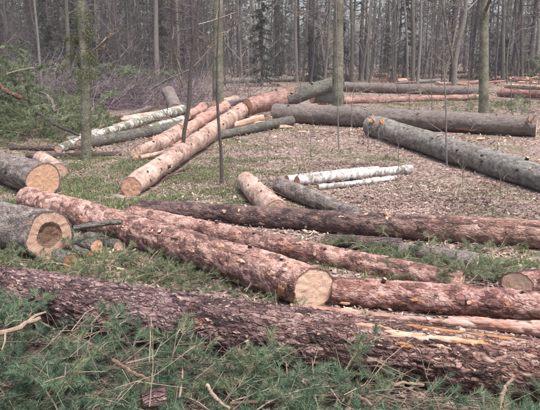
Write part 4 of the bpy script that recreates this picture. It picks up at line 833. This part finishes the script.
more = [(297, 72, 296, 0, 3.6, 46, 'bark_pale', 'pale thin trunk, left one of the pair left of the centre trunk'), (303, 72, 308, 0, 2.4, 47, 'bark_trunk', 'thin trunk, right one of the pair left of the centre trunk'), (326, 71, 317, 0, 3.4, 50, 'bark_pale', 'pale leaning birch close left of the centre trunk'), (352, 72, 351, 0, 3.6, 45, 'bark_trunk', 'thin trunk close right of the centre trunk'), (367, 72, 372, 0, 2.8, 48, 'bark_pale', 'pale stem slightly leaning right, beyond the dark level log'), (430, 72, 433, 0, 2.6, 50, 'bark_pale', 'pale thin stem right of the yellowish clump'), (523, 70, 522, 0, 4.0, 48, 'bark_farpine', 'dark pine trunk at right above the brush heap'), (537, 68, 538, 0, 3.4, 52, 'bark_pale', 'pale trunk at the extreme right edge'), (14, 70, 12, 0, 3.2, 46, 'bark_far', 'grey trunk at the far left above the green heap'), (178, 74, 176, 0, 3.6, 44, 'bark_pale', 'pale trunk right behind the mossy birch'), (106, 70, 101, 0, 3.0, 42, 'bark_far', 'grey stem above the low brush mound at left'), (131, 70, 128, 0, 2.6, 45, 'bark_far', 'thin grey stem midway between the moss-tufted trunk and mossy birch'), (238, 72, 240, 0, 3.0, 48, 'bark_far', 'grey stem between the thick trunk and leaning birch'), (276, 72, 275, 0, 3.0, 50, 'bark_farpine', 'dark stem right of the pale leaning birch'), (470, 70, 474, 0, 2.8, 52, 'bark_farpine', 'dark stem left of the slim brown-green trunk')]
for k, (a, b, c, d, w, by, m, lab) in enumerate(more): standing('standing_tree', lab, [(a, b), ((a + c) / 2 + (1 if k % 2 else -1), 36), (c, d)], w, 13, m, 17, 2.6, .10, seed=50 + k, base_y=by, twig='twig_pale' if k % 3 else 'twig_far', cat='tree', sides=8)
rng = np.random.default_rng(91)
SEED = ['left of the orange pine log', 'above the short smooth orange log', 'above the left end of the birch stack', 'above the right end of the birch stack', 'below the right end of the birch stack', 'just below the middle of the slanting grey log', 'below the slanting grey log near the right edge', 'before the level dark grey log right of the centre trunk', 'behind the level dark grey log midway to the slim trunk', 'behind the left end of the level dark grey log', 'right of the slim trunk, in the green sprigs', 'beside the bright sawn end', 'just left of the slim trunk', 'behind the level dark grey log above the torn wood', 'at the right edge beyond the level dark grey log']
for k, (px, py, top) in enumerate([(128, 176, 130), (268, 163, 128), (311, 158, 120), (368, 152, 112), (398, 176, 138), (463, 186, 152), (500, 200, 170), (352, 128, 84), (432, 118, 62), (300, 116, 72), (512, 112, 66), (248, 98, 40), (468, 120, 60), (410, 112, 78), (530, 106, 60)]):
    standing('seedling', 'hair-thin bare seedling ' + SEED[k], [(px, py), (px + rng.uniform(-1, 1), (py + top) / 2), (px + rng.uniform(-3, 3), top)], 0.8 + .3 * rng.random(), 0.3, 'bark_pale', 5, .25, .3, cat='seedling', seed=200 + k, group='bare seedlings in the clearing', depth=2, kids=(3,), taper=1.2, flare=1.0, sides=5)

# front rows of the wood: a few kinds, each tree its own object
def kind_bare(seed, H, r, twigden, mat, tw='twig_far'):
    rng = np.random.default_rng(seed); n = 9; t = np.linspace(0, 1, n); P = np.stack([np.cumsum(rng.normal(0, .12, n)), np.cumsum(rng.normal(0, .12, n)), t * H - .05], 1); P[0, :2] = 0; R = r * (1 - .85 * t)
    return trunk_mesh(P, R, mat, 8, 1.3, seed), branchy(rng, P, R, .08, 1, twigden, 2.6, 3, kids=(5, 3), sides=(4, 3, 3)).mesh('crown', [MATS[tw]])
def kind_pine(seed, H, r):
    rng = np.random.default_rng(seed); n = 7; t = np.linspace(0, 1, n); P = np.stack([np.cumsum(rng.normal(0, .05, n)), np.cumsum(rng.normal(0, .05, n)), t * H - .05], 1); P[0, :2] = 0; R = r * (1 - .75 * t)
    mb = branchy(rng, P, R, .08, .6, 34, 1.5, 2, droop=.12, kids=(4,), upang=(-.3, .25), sides=(3, 3, 3)); c2 = MB()
    segs = []
    for k in range(46):
        u = rng.uniform(.5, 1); b = np.array([np.interp(u, t, P[:, i]) for i in range(3)]); a = rng.uniform(0, 6.28); L = (1.15 - u) * 4.2 * rng.uniform(.6, 1.1) + .3
        e = b + np.array([math.cos(a) * L, math.sin(a) * L, rng.uniform(-.1, .5) * L]); segs.append((b + (e - b) * .25, e))
    needles_on(rng, segs, 46, .42, .045, c2)
    for v, f in zip(list(c2.v), [np.arange(3 * 46).reshape(-1, 3)] * len(c2.v)): mb.add(v, f, 1, rng.random(46))
    return trunk_mesh(P, R, 'bark_farpine', 8, 1.2, seed), mb.mesh('crown', [MATS['twig_far'], MATS['needle_far']])  # crown mesh also holds the dead branches lower on the trunk
def kind_spruce(seed, H):
    rng = np.random.default_rng(seed); P = np.array([[0, 0, -.05], [0, 0, H * .5], [0, 0, H]]); R = np.array([.09, .05, .01]) * H / 6; c = MB(); segs = []
    for k in range(int(H * 13)):
        u = rng.uniform(.04, 1); a = rng.uniform(0, 6.28); L = (1 - u) * H * .27 * rng.uniform(.6, 1.1) + .1; b = np.array([0, 0, u * H]); segs.append((b, b + np.array([math.cos(a) * L, math.sin(a) * L, -L * rng.uniform(.1, .5)])))
    needles_on(rng, segs, 44, .26, .024, c); return trunk_mesh(P, R, 'bark_farpine', 6, 1.1, seed), c.mesh('crown', [MATS['needle_far']])
KB = [kind_bare(300 + k, 10 + k % 4, .055 + .022 * (k % 3), 22 + 3 * (k % 3), ['bark_far', 'bark_pale', 'bark_far', 'bark_trunk'][k % 4], 'twig_pale' if k % 2 else 'twig_far') for k in range(7)]
KP = [kind_pine(320 + k, 16 + k, .10 + .025 * k) for k in range(4)]; KS = [kind_spruce(340 + k, 4 + 1.5 * k) for k in range(3)]
rng = np.random.default_rng(17); pos = []
while len(pos) < 230:
    y = rng.uniform(38, 72); x = rng.uniform(-1, 1) * (.475 * y + 1)
    if y < 46 and rng.random() < .5: continue
    if all((x - a) ** 2 + (y - b) ** 2 > 1.4 for a, b in pos): pos.append((x, y))
MARKS = [(0, 'the left picture edge'), (84, 'the moss-tufted trunk'), (157, 'the mossy birch'), (197, 'the dark sapling'), (218, 'the thick grey trunk'), (256, 'the leaning birch'), (338, 'the centre trunk'), (413, 'the yellowish clump'), (460, 'the curved stem'), (484, 'the slim trunk'), (503, 'the thin dark trunk'), (540, 'the right picture edge')]
KINDS = {'bare_tree': ('slim bare tree', 'bare trees in the far wood', KB), 'pine_tree': ('tall dark pine', 'pines in the far wood', KP), 'young_spruce': ('dim young spruce', 'young spruces in the far wood', KS)}
pos.sort(key=lambda p: p[0] / p[1]); count = {}
for k, (x, y) in enumerate(pos):
    u = rng.random()
    nm = 'bare_tree' if u < (.66 if x > -.12 * y else .48) else 'pine_tree' if u < (.80 if x < -.1 * y else .9 if x > .12 * y else .82) else 'young_spruce'
    word, grp, meshes = KINDS[nm]
    px = 270 + F * x / (y * math.cos(PITCH) + CAM_H * math.sin(PITCH)); i = max([q for q in range(len(MARKS) - 1) if MARKS[q][0] <= px] or [-1])
    if px < 0 or px > 540: continue
    if True:
        c = count[(nm, i)] = count.get((nm, i), 0) + 1; lab = '%s %s from left between %s and %s' % (ORD[c - 1], word, MARKS[i][1], MARKS[i + 1][1])
    o = tag(empty(nm, (x, y, 0)), lab, 'tree', grp); o.rotation_euler = (rng.normal(0, .02), rng.normal(0, .02), rng.uniform(0, 6.28)); s = rng.uniform(.85, 1.2); o.scale = (s, s, s)
    for pn, me in zip(('trunk', 'crown'), meshes[k % len(meshes)]): obj(pn, me, o)

# the deep wood behind, which reads as one mass
def far_wood():
    rng = np.random.default_rng(5); mb = MB()
    for k in range(900):
        y = rng.uniform(72, 150); x = rng.uniform(-1, 1) * (.55 * y + 14)
        if x > -.05 * y and rng.random() < .62: continue
        H = rng.uniform(13, 20); r = rng.uniform(.06, .16); lx, ly = rng.normal(0, .4, 2)
        P = np.array([[x, y, -.1], [x + lx * .5, y + ly * .5, H * .5], [x + lx, y + ly, H]]); tube(mb, P, [r, r * .7, r * .15], 5, 0, rng.random())
        nb = 16; u = rng.uniform(.05, .75, nb); b = P[0] + (P[2] - P[0]) * u[:, None]; a = rng.uniform(0, 6.28, nb); L = rng.uniform(.6, 2.2, nb)
        e = b + np.stack([np.cos(a) * L, np.sin(a) * L, rng.uniform(-.3, .6, nb) * L], 1); w = .018
        V = np.stack([b - [0, 0, w], b + [0, 0, w], e], 1).reshape(-1, 3); mb.add(V, np.arange(3 * nb).reshape(-1, 3), 1, rng.random(nb))
        nn = 90 if y > 100 else 60; zc = rng.uniform(.35, 1, nn) ** (.7 if y < 110 else .9); rr = (1.1 - zc) * 3.6 * np.sqrt(rng.random(nn)); a = rng.uniform(0, 6.28, nn)
        c = P[0] + (P[2] - P[0]) * zc[:, None] + np.stack([np.cos(a) * rr, np.sin(a) * rr, 0 * rr], 1); d = np.stack([np.cos(a), np.sin(a), rng.uniform(-.6, .3, nn)], 1) * rng.uniform(.4, .9, nn)[:, None]; s = rng.normal(0, .16, (nn, 3))
        mb.add(np.stack([c - s, c + s, c + d], 1).reshape(-1, 3), np.arange(3 * nn).reshape(-1, 3), 2, rng.random(nn))
    for k in range(260):
        y = rng.uniform(95, 155); x = rng.uniform(-1, 1) * (.55 * y + 14)
        if x > -.05 * y and rng.random() < .75: continue
        H = rng.uniform(6, 13); nn = 150; zc = rng.random(nn); rr = (1.05 - zc) * H * .22; a = rng.uniform(0, 6.28, nn)
        c = np.stack([x + np.cos(a) * rr * .6, y + np.sin(a) * rr * .6, zc * H], 1); d = np.stack([np.cos(a), np.sin(a), rng.uniform(-.7, 0, nn)], 1) * rng.uniform(.5, 1.1, nn)[:, None]; s = rng.normal(0, .2, (nn, 3))
        mb.add(np.stack([c - s, c + s, c + d], 1).reshape(-1, 3), np.arange(3 * nn).reshape(-1, 3), 2, rng.random(nn))
    tag(obj('far_wood', mb.mesh('far_wood', [MATS['bark_farpine'], MATS['twig_far'], MATS['needle_far']])), 'dim mass of conifers and trunks deep in the wood', 'wood', None, 'stuff')
far_wood()
twig_mass('undergrowth', 'grey-purple bare undergrowth along the edge of the far wood', ['twig_far'], [(-16, 44, 12, 7, 1.2, 700, 1.6, .013, .7), (0, 50, 14, 8, 1.2, 700, 1.6, .013, .7), (16, 52, 14, 8, 1.2, 600, 1.6, .013, .7), (0, 62, 30, 8, 2.2, 900, 2.2, .016, .8), (-5, 34, 5, 4, .8, 300, 1.3, .01, .6)], 9, 'undergrowth')

# ------------------------------------------------------------------ the damp air of the wood
def haze():
    x0, x1, y0, y1, z0, z1 = -290, 290, -20, 290, -1.2, 27; mb = MB()
    mb.add([(x, y, z) for z in (z0, z1) for x, y in ((x0, y0), (x1, y0), (x1, y1), (x0, y1))], [[0, 3, 2, 1], [4, 5, 6, 7], [0, 1, 5, 4], [1, 2, 6, 5], [2, 3, 7, 6], [3, 0, 4, 7]])
    m = bpy.data.materials.new('damp_air'); m.use_nodes = True; nt = m.node_tree; nt.nodes.clear(); out = nt.nodes.new('ShaderNodeOutputMaterial'); v = nt.nodes.new('ShaderNodeVolumePrincipled')
    v.inputs['Color'].default_value = (0.86, 0.82, 0.88, 1); v.inputs['Density'].default_value = 0.0009; nt.links.new(v.outputs[0], out.inputs['Volume'])
    tag(obj('haze', mb.mesh('haze', [m])), 'thin grey haze hanging in the wood', 'haze', None, 'stuff')
haze()
